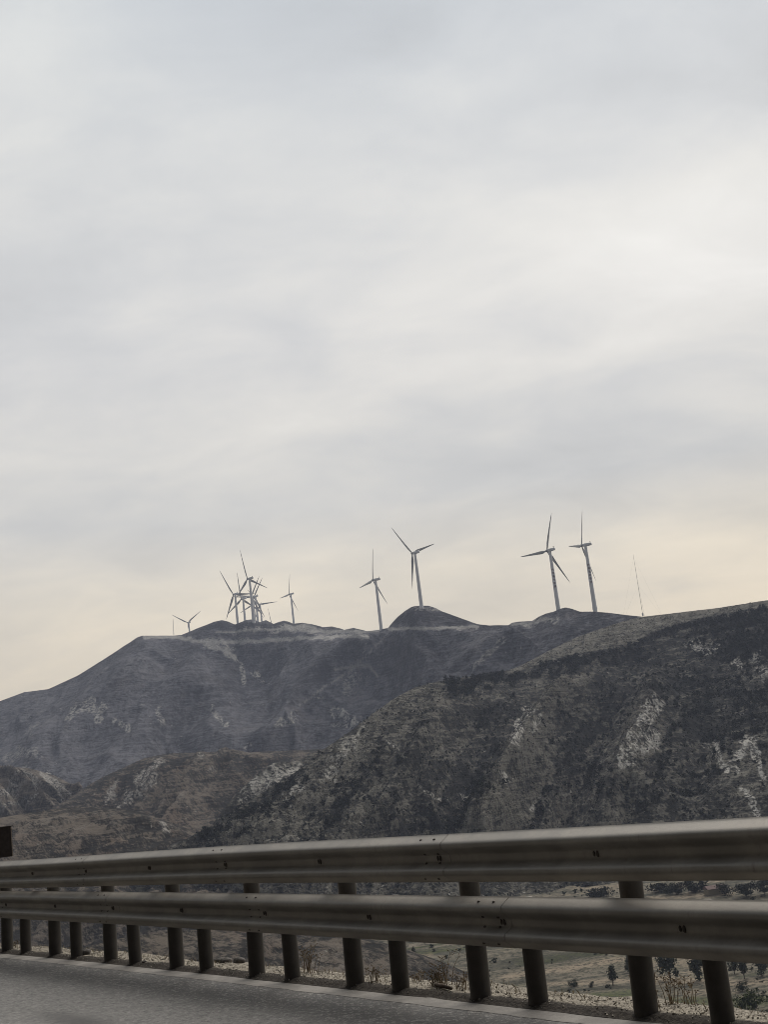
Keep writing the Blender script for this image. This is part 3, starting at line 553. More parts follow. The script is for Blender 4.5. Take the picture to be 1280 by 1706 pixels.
def make_rail(root, s0, s1, zmid, slope, splices, posts, tilt, zfun, o_back):
    prof = beam_profile(); inv = root.matrix_world.inverted()
    cuts = [s0] + splices + [s1]
    for k in range(len(cuts) - 1):
        a, b_ = cuts[k], cuts[k + 1]
        a2 = a - (.16 if k else 0); b2 = b_ + (.16 if k < len(cuts) - 2 else 0); pr = .0035 * (k % 2)
        n = max(8, int((b2 - a2) / .09)); V = []; F = []; m_ = len(prof)
        for i in range(n + 1):
            s = a2 + (b2 - a2) * i / n; zz = zmid + slope * s + zfun(s)
            wob = .004 * float(fbm(s * .8, zmid * 3, 0, 71, 2))
            for q in ((0, 1)):
                for (o, z_) in prof: V.append(rp(s, -(o_back + o + pr + wob) + q * .0032, zz + z_ * (1 - .01 * q)) - np.array(root.location))
        st = 2 * m_
        for i in range(n):
            for j in range(m_ - 1):
                p_ = i * st + j; F.append((p_, p_ + st, p_ + st + 1, p_ + 1)); p2 = p_ + m_; F.append((p2, p2 + 1, p2 + st + 1, p2 + st))
            for j in (0, m_ - 1):
                p_ = i * st + j; F.append((p_, p_ + m_, p_ + m_ + st, p_ + st))
        for i in (0, n):
            for j in range(m_ - 1): p_ = i * st + j; F.append((p_, p_ + 1, p_ + 1 + m_, p_ + m_))
        me = D.meshes.new('rail_beam'); me.from_pydata([tuple(map(float, v)) for v in V], [], F); me.update()
        me.polygons.foreach_set('use_smooth', np.ones(len(me.polygons), bool)); me.set_sharp_from_angle(angle=rad(60))
        bm = bmesh.new(); bm.from_mesh(me); bmesh.ops.recalc_face_normals(bm, faces=bm.faces); bm.to_mesh(me); bm.free()
        beam = link('rail_beam', me, MT['beam'], root)
        def bolt(s, z_, rx, rz, dep=.008):
            c = wave(z_); e_ = 1e-3
            c2 = wave(z_ + e_); sl = (c2 - c) / e_
            cen = rp(s, -(o_back + c + .004), zmid + slope * s + zfun(s) + z_); tn = rp(s + .01, 0) - rp(s, 0); tn /= np.linalg.norm(tn); nn = np.array([tn[1], -tn[0], 0])
            out = -nn + np.array([0, 0, -sl]) * 1.0; out = np.array([-nn[0], -nn[1], 0]) - sl * np.array([0, 0, 1.]); out /= np.linalg.norm(out); up = np.cross(out, tn); up /= np.linalg.norm(up)
            q = MB(); V_b = []; nn_ = 12
            for (r_, h_) in ((1.0, -.006), (1.0, .002), (.8, dep * .8), (.35, dep)):
                for i in range(nn_):
                    t_ = 2 * math.pi * i / nn_; V_b.append(cen + tn * rx * r_ * math.cos(t_) + up * rz * r_ * math.sin(t_) + out * h_ - np.array(root.location))
            F_b = [(i * nn_ + j, i * nn_ + (j + 1) % nn_, (i + 1) * nn_ + (j + 1) % nn_, (i + 1) * nn_ + j) for i in range(3) for j in range(nn_)] + [tuple(3 * nn_ + j for j in range(nn_))]
            q.add(V_b, F_b); q.build('bolt', MT['bolt'], beam)
        for ps in posts:
            if a < ps <= b_:
                bolt(ps - .012, .0, .009, .020); bolt(ps + .016, .002, .007, .017)
        if k < len(cuts) - 2:
            for ds in (-.075, .075):
                for z_ in (.128, .030, -.030, -.128): bolt(b_ + ds + .02, z_, .012, .008, .005)
def make_posts(root, ss, ztop, slope, tilt, o_back, radius, jitter, capm):
    rnd = random.Random(int(ztop * 100))
    for i, s in enumerate(ss):
        top = ztop + slope * s; base = rp(s, 0, -.25); q = MB()
        R3 = lean_axis(base, tilt + rnd.uniform(-jitter, jitter))
        H = top + .25
        q.lathe([(radius, 0), (radius, .25), (radius, H * .5), (radius, H - .02)], 24)
        po = q.build('post', MT['post'], root, True, 40); po.location = base - np.array(root.location)
        po.rotation_euler = R3.to_euler()
        cq = MB(); cr_ = radius + .006
        cq.lathe([(cr_, H - .045), (cr_, H - .012), (cr_ * .93, H - .002), (cr_ * .6, H + .008), (cr_ * .15, H + .012)], 24)
        co_ = cq.build('post_cap', capm, po, True, 40)
        tn = rp(s + .01, 0) - rp(s, 0); tn /= np.linalg.norm(tn); nn = np.array([tn[1], -tn[0], 0]); zz = top - .17
        bq = MB(); d0, d1 = radius - .01, o_back + .002
        bq.box(rp(s, -(d0 + d1) / 2, zz) - np.array(root.location), ((d1 - d0) / 2, .035, .085), nn, tn)
        bq.build('spacer_block', MT['post'], root, False)
TALL = [-4.445 + 1.5 * k for k in range(13)]; SHORT = [-5.005 + 1.495 * k for k in range(13)]
up_ = empty('guardrail', rp(0)); tag(up_, 'upper steel W-beam barrier on tall dark round posts along the road edge', 'guardrail'); bpy.context.view_layer.update()
make_rail(up_, -6, 15, .912, 0.0, [-4.42, -1.4, 1.60, 4.60, 7.63, 10.6], TALL, 0, sag, .185)
make_posts(up_, TALL, 1.034, .0, 1.5, .185, .070, .5, MT['dark_cap'])
lo_ = empty('guardrail', rp(0)); tag(lo_, 'lower steel W-beam barrier on short pale-capped posts, under the other beam', 'guardrail'); bpy.context.view_layer.update()
make_rail(lo_, -6, 15, .512, .0052, [-4.95, -1.93, 1.06, 4.09, 7.12, 10.1], SHORT, 0, lambda s: 0.0, .185)
make_posts(lo_, SHORT, .625, .0045, .7, .185, .064, 1.0, MT['cap'])

# dark board at the left end, on its own stake behind the rail
bs = 10.75; bo = empty('marker_board', rp(bs, .14, verge_z(bs, .14))); tag(bo, 'dark brown board rising above the upper rail at the left edge', 'marker board')
tn = np.array([.94, .34, 0]); tn /= np.linalg.norm(tn); nn = np.array([-tn[1], tn[0], 0]); bl = np.array(bo.location)
edge_c = None
for off in np.arange(-1.2, 1.2, .01):
    if proj(rp(bs, .14, 1.2) + tn * off)[0] > 19: edge_c = rp(bs, .14, 0) + tn * off; break
zt, zb = 1.445, 1.085
q = MB(); q.box(edge_c - tn * .27 + [0, 0, (zt + zb) / 2] - bl * [1, 1, 1], (.262, .016, (zt - zb) / 2), tn, nn); q.build('panel', MT['board'], bo, False)
q = MB(); q.box(edge_c - tn * .004 + [0, 0, (zt + zb) / 2 - .004] - bl, (.006, .021, (zt - zb) / 2 - .004), tn, nn); q.build('edge_strip', MT['board_edge'], bo, False)
q = MB(); q.box(edge_c - tn * .26 + [0, 0, zt + .006] - bl, (.28, .026, .006), tn, nn); q.build('top_rail', MT['board'], bo, False)
q = MB(); q.tube([edge_c - tn * .27 + nn * .05 + [0, 0, bl[2] - .2] - bl, edge_c - tn * .27 + nn * .05 + [0, 0, zt - .05] - bl], [.03, .03], 12); q.build('post', MT['post'], bo, True, 40)

# ---------------------------------------------------------------- wind turbines
BL = 41.0
def blade_mesh():
    """airfoil sections along +Z, chord along X"""
    secs = [(0, 1.1, 1.0, 0), (1.2, 1.15, 1.0, 0), (3, 1.7, .8, 8), (6, 2.9, .42, 14), (8.5, 3.4, .30, 12), (12, 3.1, .24, 9), (18, 2.5, .2, 6), (25, 1.9, .18, 4), (32, 1.35, .17, 2), (38, .85, .16, 0), (40.4, .32, .16, -1), (41, .1, .2, -1)]
    V = []; F = []; n = 14
    for z_, c, th_, tw in secs:
        a = rad(tw + 2)
        for k in range(n):
            t_ = 2 * math.pi * k / n; x_ = c * .5 * math.cos(t_); y_ = c * .5 * th_ * math.sin(t_) * (1 if th_ > .9 else (.55 + .45 * math.cos(t_ * .5) ** 2))
            x_ -= c * .18 * (1 - min(th_, 1)); yb = -.9 * (z_ / 41) ** 2
            V.append((x_ * math.cos(a) - y_ * math.sin(a), x_ * math.sin(a) + y_ * math.cos(a) + yb, z_))
    for i in range(len(secs) - 1):
        for k in range(n): F.append((i * n + k, i * n + (k + 1) % n, (i + 1) * n + (k + 1) % n, (i + 1) * n + k))
    F.append(tuple((len(secs) - 1) * n + k for k in range(n)))
    return V, F
def make_turbine():
    """axis of the rotor along +Y at the top of a 60 m tower; base at the origin"""
    root = empty('wind_turbine', (0, 0, 0)); HT = 60.0
    q = MB(); q.lathe([(2.05, -12), (2.05, 0), (1.95, 12), (1.78, 28), (1.55, 45), (1.3, HT - 1.2), (1.3, HT - .8)], 28); q.build('tower', MT['turbine'], root, True, 50)
    q = MB(); q.lathe([(2.3, -2), (2.3, .35), (2.0, .5)], 20); q.build('base_plinth', MT['turbine'], root, True, 40)
    q = MB(); V = []; secs = [(-6.4, .7, .9), (-6.1, 1.25, 1.25), (-3, 1.45, 1.5), (.5, 1.5, 1.55), (2.0, 1.35, 1.4), (2.5, 1.0, 1.1)]; n = 16; F = []
    for y_, hw, hh in secs:
        for k in range(n):
            t_ = 2 * math.pi * (k + .5) / n; c_, s_ = math.cos(t_), math.sin(t_); e_ = .55
            V.append((hw * math.copysign(abs(c_) ** e_, c_), y_, HT + .4 + hh * math.copysign(abs(s_) ** e_, s_)))
    for i in range(len(secs) - 1):
        for k in range(n): F.append((i * n + k, (i + 1) * n + k, (i + 1) * n + (k + 1) % n, i * n + (k + 1) % n))
    F.append(tuple(range(n))); F.append(tuple((len(secs) - 1) * n + k for k in range(n - 1, -1, -1))); q.add(V, F)
    na = q.build('nacelle', MT['turbine'], root, True, 50)
    q = MB(); q.box((0, -5.2, HT + 2.5), (.5, .12, .55)); q.tube([(0.6, -5.4, HT + 1.9), (.6, -5.4, HT + 3.4)], [.05, .04], 6); q.build('wind_vane', MT['mast'], na, False)
    hub = empty('rotor', (0, 3.7, HT + .4)); hub.parent = root
    q = MB(); V = []; F = []
    prof = [(1.1, -1.2), (1.35, -.6), (1.4, .2), (1.2, 1.0), (.7, 1.6), (.15, 1.85)]
    for r_, y_ in prof:
        for k in range(16): V.append((r_ * math.cos(k * math.pi / 8), y_, r_ * math.sin(k * math.pi / 8)))
    for i in range(len(prof) - 1):
        for k in range(16): F.append((i * 16 + k, (i + 1) * 16 + k, (i + 1) * 16 + (k + 1) % 16, i * 16 + (k + 1) % 16))
    F.append(tuple(range(16))); F.append(tuple(5 * 16 + k for k in range(15, -1, -1))); q.add(V, F)
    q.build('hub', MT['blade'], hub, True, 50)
    bv, bf = blade_mesh(); me = None
    for k in range(3):
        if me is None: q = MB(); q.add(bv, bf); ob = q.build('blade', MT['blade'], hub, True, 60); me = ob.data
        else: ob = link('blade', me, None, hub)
        ob.rotation_euler = (0, k * 2 * math.pi / 3, 0)
    return root
def lettering(root, radius_at, z0, n_chars, toward):
    """a column of dark painted characters wrapped on the tower, too far to read"""
    rnd = random.Random(n_chars + int(z0)); q = MB(); a0 = math.atan2(toward[1], toward[0])
    for c in range(n_chars):
        zc_ = z0 - c * 3.3
        strokes = [(-1.1, 1.1, .95, .5), (-1.2, 1.2, .05, .5), (-1.0, 1.0, -.9, .5)][: 2 + rnd.randint(0, 1)]
        items = [(x0, x1, zc_ + zz - h / 2, zc_ + zz + h / 2) for x0, x1, zz, h in strokes]
        xs = rnd.choice([(-.15,), (-.8, .7), (.0, .9)])
        items += [(x - .22, x + .22, zc_ - 1.2, zc_ + 1.2) for x in xs]
        for i, (x0, x1, za, zb_) in enumerate(items):
            V = []; n = 6
            for k in range(n + 1):
                x = x0 + (x1 - x0) * k / n
                for z_ in (za, zb_):
                    r_ = radius_at(z_) + .012 + .004 * i; an = a0 + x / r_; V.append((r_ * math.cos(an), r_ * math.sin(an), z_))
            q.add(V, [(2 * k, 2 * k + 2, 2 * k + 3, 2 * k + 1) for k in range(n)])
    return q.build('lettering', MT['lettering'], root, False)
tproto = None
GT = 'wind turbines along the mountain ridge'
# hub in the photo, distance, yaw away to the left, rotor phase, label
TB = [((312.7, 1037.5), 2700, 42, 54, 'small far wind turbine left of the ridge knolls, two blades raised in a V'),
      ((289.8, 1064), 2700, 66, 2, 'leftmost wind turbine, only its upright blade tip rising over the ridge'),
      ((388.75, 990.75), 1875, 48, 87, 'leftmost tower of the crowded turbine cluster, rooted in the dip between two knolls'),
      ((401.9, 998.4), 1950, 52, 114, 'wind turbine second from left in the cluster, one blade upright and two spread down'),
      ((412.2, 964.7), 1775, 56, 105, 'tallest wind turbine of the crowded cluster, its hub above all the others there'),
      ((418.75, 994.7), 2150, 46, 30, 'wind turbine directly behind the tallest cluster tower, its hub hidden by it'),
      ((423.4, 994.2), 2275, 46, 33, 'wind turbine just right of the tallest cluster tower, one blade up to the right'),
      ((418.75, 1008.3), 2900, 48, 3, 'lowest wind turbine of the cluster, hub low behind the tallest cluster tower'),
      ((432.3, 1007.3), 2725, 28, 84, 'wind turbine at the right of the cluster, a blade stretched out to the right'),
      ((481.5, 990.2), 2350, 68, 15, 'lone wind turbine right of the crowded cluster, edge-on above small dark knolls'),
      ((454.5, 1047), 2500, 62, -16, 'wind turbine behind the ridge right of the cluster, only one slanting blade tip showing'),
      ((621.4, 966.6), 1566, 64, 12, 'wind turbine just left of the dark flat-topped knoll, standing on the bare ridge'),
      ((687.3, 922), 1418, 48, 72, 'wind turbine standing on top of the dark flat-topped knoll'),
      ((911.8, 917.8), 1272, 42, 20, 'wind turbine with dark characters down its tower, beside the small rounded ridge hump'),
      ((969.7, 909), 1250, 63, 23, 'rightmost wind turbine, characters down its tower and its lower blade against the tower')]
for i, (h, dist, psi, ph, lab) in enumerate(TB):
    P_ = CAM + ray(*h) * dist
    if tproto is None: tproto = make_turbine(); o = tproto
    else: o = copy_tree(tproto)
    ps = rad(psi); ax = np.array([-math.sin(ps), math.cos(ps), 0])
    o.location = tuple(P_ - ax * 3.7 - np.array([0, 0, 60.4])); o.rotation_euler = (0, 0, ps)
    for ch in o.children:
        if ch.name.startswith('rotor'): ch.rotation_euler = (0, rad(ph), 0)
    tag(o, lab, 'wind turbine', GT)
    if i >= 13:
        tw = np.array([-P_[0], -P_[1]]); tw = tw / np.linalg.norm(tw); c_, s_ = math.cos(-ps), math.sin(-ps)
        tl = (tw[0] * c_ - tw[1] * s_, tw[0] * s_ + tw[1] * c_); a_ = math.atan2(tl[1], tl[0]) + .12
        lettering(o, lambda z_: float(np.interp(z_, [0, 12, 28, 45, 59], [2.05, 1.95, 1.78, 1.55, 1.3])), 40.5, 6, (math.cos(a_), math.sin(a_)))

# slim measuring mast on the right ridge
mbx, mtx = CAM + ray(1072, 1026) * 1212, CAM + ray(1060, 921) * 1212
mast = empty('measuring_mast', tuple(mbx)); tag(mast, 'very thin tall measuring mast right of the wind turbines, on the saddle of the ridge', 'mast')
hgt = mtx[2] - mbx[2]; q = MB(); q.tube([(0, 0, -4), (0, 0, hgt * .6), (0, 0, hgt)], [.16, .14, .08], 8); q.build('pole', MT['mast'], mast)
q = MB()
for k in range(3):
    a = k * 2.094 + .4
    for hh in (.5, .95): q.tube([(0, 0, hgt * hh), (22 * math.cos(a), 22 * math.sin(a), -3)], [.018, .018], 4)
q.build('guy_wire', MT['mast'], mast)
q = MB(); q.box((0, 0, 1.2), (.7, .5, 1.2)); q.build('equipment_box', MT['turbine'], mast, False)

# ---------------------------------------------------------------- shrubs and trees
def clump(rnd, n_leaf, size, rx, rz, zc_, squash=1.0, lumps=7):
    """many small leaf faces gathered in uneven lumps"""
    cs = []
    for k in range(lumps):
        a = rnd.uniform(0, 6.28); r_ = rnd.uniform(.1, .75); cs.append((rx * r_ * math.cos(a), rx * r_ * math.sin(a), zc_ + rz * rnd.uniform(-.75, .85), rnd.uniform(.35, .6)))
    V = []; F = []
    for i in range(n_leaf):
        c = rnd.choice(cs); u = np.array([rnd.gauss(0, 1) for _ in range(3)]); u /= np.linalg.norm(u) + 1e-6; r_ = c[3] * rnd.random() ** .4
        p_ = np.array([c[0] + u[0] * rx * r_, c[1] + u[1] * rx * r_, max(c[2] + u[2] * rz * r_, size * .3)])
        d1 = np.array([rnd.gauss(0, 1) for _ in range(3)]); d1 /= np.linalg.norm(d1); d2_ = np.cross(d1, u + .3); d2_ /= np.linalg.norm(d2_) + 1e-6
        s_ = size * rnd.uniform(.6, 1.3); o = len(V)
        V += [p_ - d1 * s_, p_ - d2_ * s_ * .6, p_ + d1 * s_, p_ + d2_ * s_ * .6]; F.append((o, o + 1, o + 2, o + 3))
    return V, F
def leaf_mesh(name, V, F, m):
    me = mesh_np(name, np.array(V), np.array(F), False); me.materials.append(m); return me
rnd = random.Random(5)
protos = []
for k in range(4):
    V, F = clump(rnd, 70, .42, 1.35, 1.15, 1.05, lumps=6); protos.append((np.array(V), np.array(F), leaf_mesh('evergreen_shrub', V, F, MT['shrub'])))
H = HILLS['hillside']; px, py, cov, Vh, T_ = H['px'], H['py'], H['cov'], H['V'], H['t']
vis = (T_ <= 1.0) & (px > 300) & (px < 1330) & (py < 1480)
gl = np.interp(px, [p_[0] for p_ in GRASSLINE], [p_[1] for p_ in GRASSLINE], left=0)
nz = fbm(px / 22, py / 12, 0, 301, 3)
wgt = (0.05 + 1.0 * np.clip(cov[..., 1], 0, 1) ** 1.5) * (.15 + .85 * smooth(-.35, .35, nz + .5 * cov[..., 1] - .15)) * (py > gl + 1) * (1 - .9 * cov[..., 0]) * vis
band = pdist(px, py, [(745, 1136), (860, 1121), (960, 1098), (1075, 1070), (1180, 1036), (1290, 1018)])
wgt = wgt * (.6 + 1.1 * np.exp(-(band / 26) ** 2) + 1.2 * smooth(1000, 1250, px) * smooth(1210, 1050, py))
rows = np.sin(Vh[..., 2] * 2 * math.pi / 8.5 + 2.2 * fbm(px / 60, py / 60, 0, 305, 2)); wgt = wgt * (.25 + .75 * smooth(-.2, .7, rows))          # planted along contour terraces
wgt = wgt.ravel() / wgt.sum()
rg = np.random.RandomState(11); idx = rg.choice(len(wgt), 5200, replace=False, p=wgt)
pts = Vh.reshape(-1, 3)[idx] + rg.uniform(-.8, .8, (len(idx), 3)) * [1, 1, 0]; scl = np.clip(rg.lognormal(0, .35, len(idx)), .5, 2.2) * .72
app = scl / np.linalg.norm(pts, axis=1); order = np.argsort(-app)
LAB = 'small dark evergreen shrub dotted over the dark hillside on the right'
for j in order[:300]:
    o = D.objects.new('evergreen_shrub', protos[j % 4][2]); C.objects.link(o); o.location = tuple(pts[j] - [0, 0, .25]); o.scale = (scl[j],) * 2 + (scl[j] * (.9 + .3 * ((j * 7) % 5) / 5),); o.rotation_euler = (0, 0, j * 1.7)
    tag(o, LAB, 'shrub', 'evergreen shrubs on the dark hillside')
AV, AF, off = [], [], 0
for j in order[300:]:
    pv, pf, _ = protos[j % 4]; a = j * 1.7; c_, s_ = math.cos(a), math.sin(a)
    R_ = np.array([[c_, -s_, 0], [s_, c_, 0], [0, 0, 1]]); AV.append((pv * scl[j]) @ R_.T + pts[j] - [0, 0, .25]); AF.append(pf + off); off += len(pv)
me = mesh_np('hillside_scrub', np.concatenate(AV), np.concatenate(AF), False); o = link('hillside_scrub', me, MT['shrub'])
tag(o, 'mass of low dark scrub covering the hillside on the right', 'scrub', None, 'stuff')

# tufts and low bushes, far too many to count, that give the slope its grain
MT['tuft'] = simple_mat('pale dry tussock', (.13, .122, .102), (.32, .305, .265), .4, .95, spec=.05)
tv = [tuple(map(np.array, clump(rnd, 9, .42, .75, .5, .4, lumps=3))) for _ in range(5)]
visw = ((T_ < .995) & (px > 280) & (px < 1320) & (py < 1500)).astype(float)
rib = fbm(px / 9, py / 26, 0, 501, 4, .6)
for nm, mt_, n_, wt, sz, lab in (
    ('hillside_tussock', 'tuft', 15000, visw * (.25 + 1.6 * cov[..., 2] + .5 * cov[..., 0]) * (.1 + smooth(-.2, .5, rib)) * (1 - .8 * np.clip(cov[..., 1], 0, 1)), .62, 'pale dry tussock grass and stones covering the hillside on the right'),
    ('hillside_heath', 'shrub', 9500, visw * (.25 + 1.1 * cov[..., 1]) * (.1 + smooth(-.1, .5, -rib)) * (1 - .85 * np.clip(cov[..., 2], 0, 1)) * (1 - .9 * np.clip(cov[..., 0], 0, 1)), .72, 'low dark heath bushes speckling the hillside on the right')):
    idx = rg.choice(wt.size, n_, replace=False, p=(wt / wt.sum()).ravel()); P3 = Vh.reshape(-1, 3)[idx] + rg.uniform(-.9, .9, (n_, 3)) * [1, 1, 0]; AV, AF, off = [], [], 0
    sz_ = sz * np.clip(rg.lognormal(0, .4, n_), .45, 2.0)
    for j in range(n_):
        pv, pf = tv[j % 5]; AV.append(pv * sz_[j] + P3[j] - [0, 0, .12]); AF.append(pf + off); off += len(pv)
    o = link(nm, mesh_np(nm, np.concatenate(AV), np.concatenate(AF), False), MT[mt_]); tag(o, lab, 'scrub', None, 'stuff')

def ground_hit(x, y):
    r = ray(x, y); k = 60.0
    while k < 1500:
        p_ = CAM + r * k
        if p_[2] < float(floor_z(p_[0], p_[1])): return p_, k
        k += .7
    return p_, k
rg = np.random.RandomState(21); AV, AF, off = [], [], 0
for k in range(2600):
    a = rad(rg.uniform(-22, 22)); d_ = rg.uniform(240, 560); x_, y_ = d_ * math.sin(a), d_ * math.cos(a)
    if float(fbm(x_ / 40, y_ / 14, 0, 611, 3)) < .10 * rg.rand() - .02: continue
    pv, pf, _ = protos[k % 4]; sc_ = .22 + .5 * rg.rand() ** 3; AV.append(pv * [sc_ * 1.3, sc_ * 1.3, sc_] + [x_, y_, float(floor_z(x_, y_)) - .1]); AF.append(pf + off); off += len(pv)
me = mesh_np('valley_scrub', np.concatenate(AV), np.concatenate(AF), False); o = link('valley_scrub', me, MT['tree'])
tag(o, 'low scattered scrub covering the valley floor below the road', 'scrub', None, 'stuff')
def make_tree(pxy, hpx, wpx, lab, kind='tree', seed=0, trunk=.22, mname='tree', group=None, name='tree'):
    p_, k = ground_hit(*pxy); sc_ = k / FPX; h = hpx * sc_; r_ = wpx * sc_ / 2; rd = random.Random(seed)
    root = empty(name, tuple(p_)); tag(root, lab, kind, group)
    th_ = h * trunk; q = MB(); q.tube([(0, 0, -.3), (.03 * h, 0, th_), (.02 * h, .03 * h, h * .55), (0, 0, h * .8)], [.035 * h, .028 * h, .018 * h, .008 * h], 7)
    for a in range(4):
        an = a * 1.6 + seed; q.tube([(.02 * h, 0, th_ * (1 + .4 * a)), (r_ * .6 * math.cos(an), r_ * .6 * math.sin(an), h * (.45 + .1 * a))], [.015 * h, .006 * h], 5)
    q.build('trunk', MT['bark'], root)
    V, F = clump(rd, 850, .05 * max(h, 1.6 * r_), r_, (h - th_) * .5, th_ + (h - th_) * .5, lumps=14)
    if trunk > .1:
        V = [np.array([v[0] * (1.1 - .25 * min(max((v[2] - th_) / (h - th_), 0), 1)), v[1] * (1.1 - .25 * min(max((v[2] - th_) / (h - th_), 0), 1)), v[2]]) for v in V]
    link('crown', leaf_mesh('crown', V, F, MT[mname]), None, root)
    return root
make_tree((1022, 1641), 28, 17, 'small round-topped young tree alone in the field, just left of the nearest tall post', seed=1)
make_tree((1117, 1633), 44, 30, 'bushy dark tree between the two nearest posts, closest to the tall one', seed=2, trunk=.08)
make_tree((1166, 1634), 42, 27, 'tall dark tree in the valley, touching the left side of the nearest short post', seed=3, trunk=.08)
make_tree((1241, 1632), 26, 16, 'slim young tree in the valley, first one right of the nearest short post', seed=4)
make_tree((1270, 1626), 30, 26, 'broad tree in the valley at the right edge of the photo', seed=5, trunk=.12)
make_tree((1224, 1622), 24, 20, 'dark low-crowned tree partly hidden by the nearest short post', seed=6, trunk=.1)
make_tree((1052, 1620), 26, 18, 'dark tree mostly hidden behind the nearest tall post', seed=7, trunk=.1)
make_tree((956, 1644), 10, 20, 'low dark bush in the tan field left of the lone young tree', 'bush', 8, .05, 'tree', None, 'bush')
make_tree((987, 1645), 9, 12, 'tiny dark bush in the field directly left of the lone young tree', 'bush', 9, .05, 'tree', None, 'bush')
make_tree((1256, 1692), 36, 52, 'large green bush at the lower right edge below the rails', 'bush', 10, .04, 'bush', None, 'bush')
make_tree((1205, 1640), 14, 16, 'small greyish bush right of the nearest short post, at the foot of trees', 'bush', 12, .05, 'tree', None, 'bush')
make_tree((1238, 1652), 14, 22, 'leafless-looking brown bush in the field above the large green bush', 'bush', 13, .05, 'tree', None, 'bush')
make_tree((690, 1610), 26, 14, 'dark upright bush in the valley just right of the sixth short post', 'bush', 14, .05, 'tree', None, 'bush')
make_tree((838, 1650), 9, 26, 'flat dark bush just right of the second tall post from the right', 'bush', 15, .05, 'tree', None, 'bush')
make_tree((570, 1606), 12, 18, 'small dark bush just left of the third tall post from the right', 'bush', 16, .05, 'tree', None, 'bush')
p_, k = ground_hit(1192, 1490); sh = empty('shed', tuple(p_), rad(12)); tag(sh, 'tiny dull red roofed shed at the hill foot, above the nearest pale post cap', 'shed')
q = MB(); q.box((0, 0, 1.0), (3.2, 2.0, 1.3)); q.build('wall', MT['straw'], sh, False)
q = MB(); V_ = [(-3.5, -2.4, 2.2), (3.5, -2.4, 2.2), (3.5, 2.4, 2.2), (-3.5, 2.4, 2.2), (-3.5, 0, 3.3), (3.5, 0, 3.3)]; q.add(V_, [(0, 1, 5, 4), (2, 3, 4, 5), (1, 2, 5), (3, 0, 4), (0, 3, 2, 1)]); q.build('roof', simple_mat('faded red roof', (.12, .075, .065), (.17, .11, .1), 1.5, .8), sh, False)
hs = [((1000, 1494), 12, 46), ((1100, 1486), 12, 50), ((1128, 1490), 17, 40), ((1160, 1487), 20, 46), ((1245, 1494), 18, 44), ((1275, 1490), 24, 40), ((1210, 1492), 16, 30), ((905, 1478), 10, 40), ((730, 1481), 9, 50), ((640, 1483), 8, 40)]
for i, (p_, hh, ww) in enumerate(hs):
    make_tree(p_, hh, ww, 'dark rounded thicket at the hill foot, seen through the gap between both rails', 'thicket', 30 + i, .05, 'shrub', 'thickets at the foot of the hill', 'thicket')

# ---------------------------------------------------------------- roadside weeds, stones, grass, gravel
def make_weed(s, off, h, n, lab, seed, spread=.5, cat='weed'):
    rd = random.Random(seed); b0 = rp(s, off, verge_z(s, off) - .01); root = empty('dry_weed', tuple(b0)); tag(root, lab, cat, 'dry weeds along the verge')
    q = MB(); h *= .8
    for k in range(n):
        a = rd.uniform(0, 6.28); ln = h * rd.uniform(.45, 1.0); sp = spread * rd.uniform(.2, 1.0) * ln; x0, y0 = rd.gauss(0, .03), rd.gauss(0, .03)
        pts_ = [(x0, y0, 0), (x0 + sp * .3 * math.cos(a), y0 + sp * .3 * math.sin(a), ln * .5), (x0 + sp * math.cos(a), y0 + sp * math.sin(a), ln)]
        q.tube(pts_, [.0026, .002, .001], 4)
        for j in range(3):
            f_ = rd.uniform(.4, .95); bx = np.array(pts_[1]) + (np.array(pts_[2]) - np.array(pts_[1])) * f_; an = rd.uniform(0, 6.28); l2 = ln * rd.uniform(.12, .3)
            e_ = bx + np.array([l2 * math.cos(an), l2 * math.sin(an), l2 * .6]); q.tube([bx, e_], [.0014, .0007], 3)
            for u in range(2):
                c_ = bx + (e_ - bx) * rd.uniform(.5, 1); q.box(c_, (.004, .002, .0025))
    q.build('stalk', MT['weed'], root, False)
def s_at(x, y, off):
    best = min(((abs(proj(rp(s, off, verge_z(s, off)))[0] - x), s) for s in np.arange(-3, 13, .05)), key=lambda q: q[0]); return best[1]
for i, (x, off, h, n, lab) in enumerate([
    (517, .18, .30, 18, 'tall dry weed clump right of the short post in the middle of the left half'),
    (632, .10, .16, 14, 'small dry weed at the right foot of the third tall post from the right'),
    (728, .14, .15, 30, 'sprawling dark weed heap on the verge, left of the second tall post from the right'),
    (740, .20, .30, 10, 'thin upright dry weed rising behind the sprawling weed heap'),
    (768, .12, .16, 12, 'sparse dry weed touching the left of the second tall post from the right'),
    (1103, .12, .30, 10, 'pale dry weed stalks at the right foot of the nearest tall post'),
    (1120, .3, .24, 10, 'brown dry weed clump between the two nearest posts'),
    (1150, .36, .22, 10, 'olive dry weed clump left of the nearest short post on the verge edge'),
    (28, .15, .14, 12, 'dry weed beside the leftmost posts'),
    (700, .3, .12, 12, 'low dry weed right of the sixth short post')]):
    make_weed(s_at(x, 0, off), off, h, n, lab, 200 + i, .9 if i == 2 else .45)
q_s = s_at(738, 0, .08); q = MB(); a_ = rp(q_s + .12, .10, verge_z(q_s, .1) + .012); b_ = rp(q_s - .12, .05, verge_z(q_s, .05) + .014)
q.tube([a_ - a_, (b_ - a_) * .5 + [0, 0, .006], b_ - a_], [.013, .016, .011], 8); st = q.build('stick', MT['bark']); st.location = tuple(a_); tag(st, 'dark stick lying on the verge beside the sprawling weed heap', 'stick')
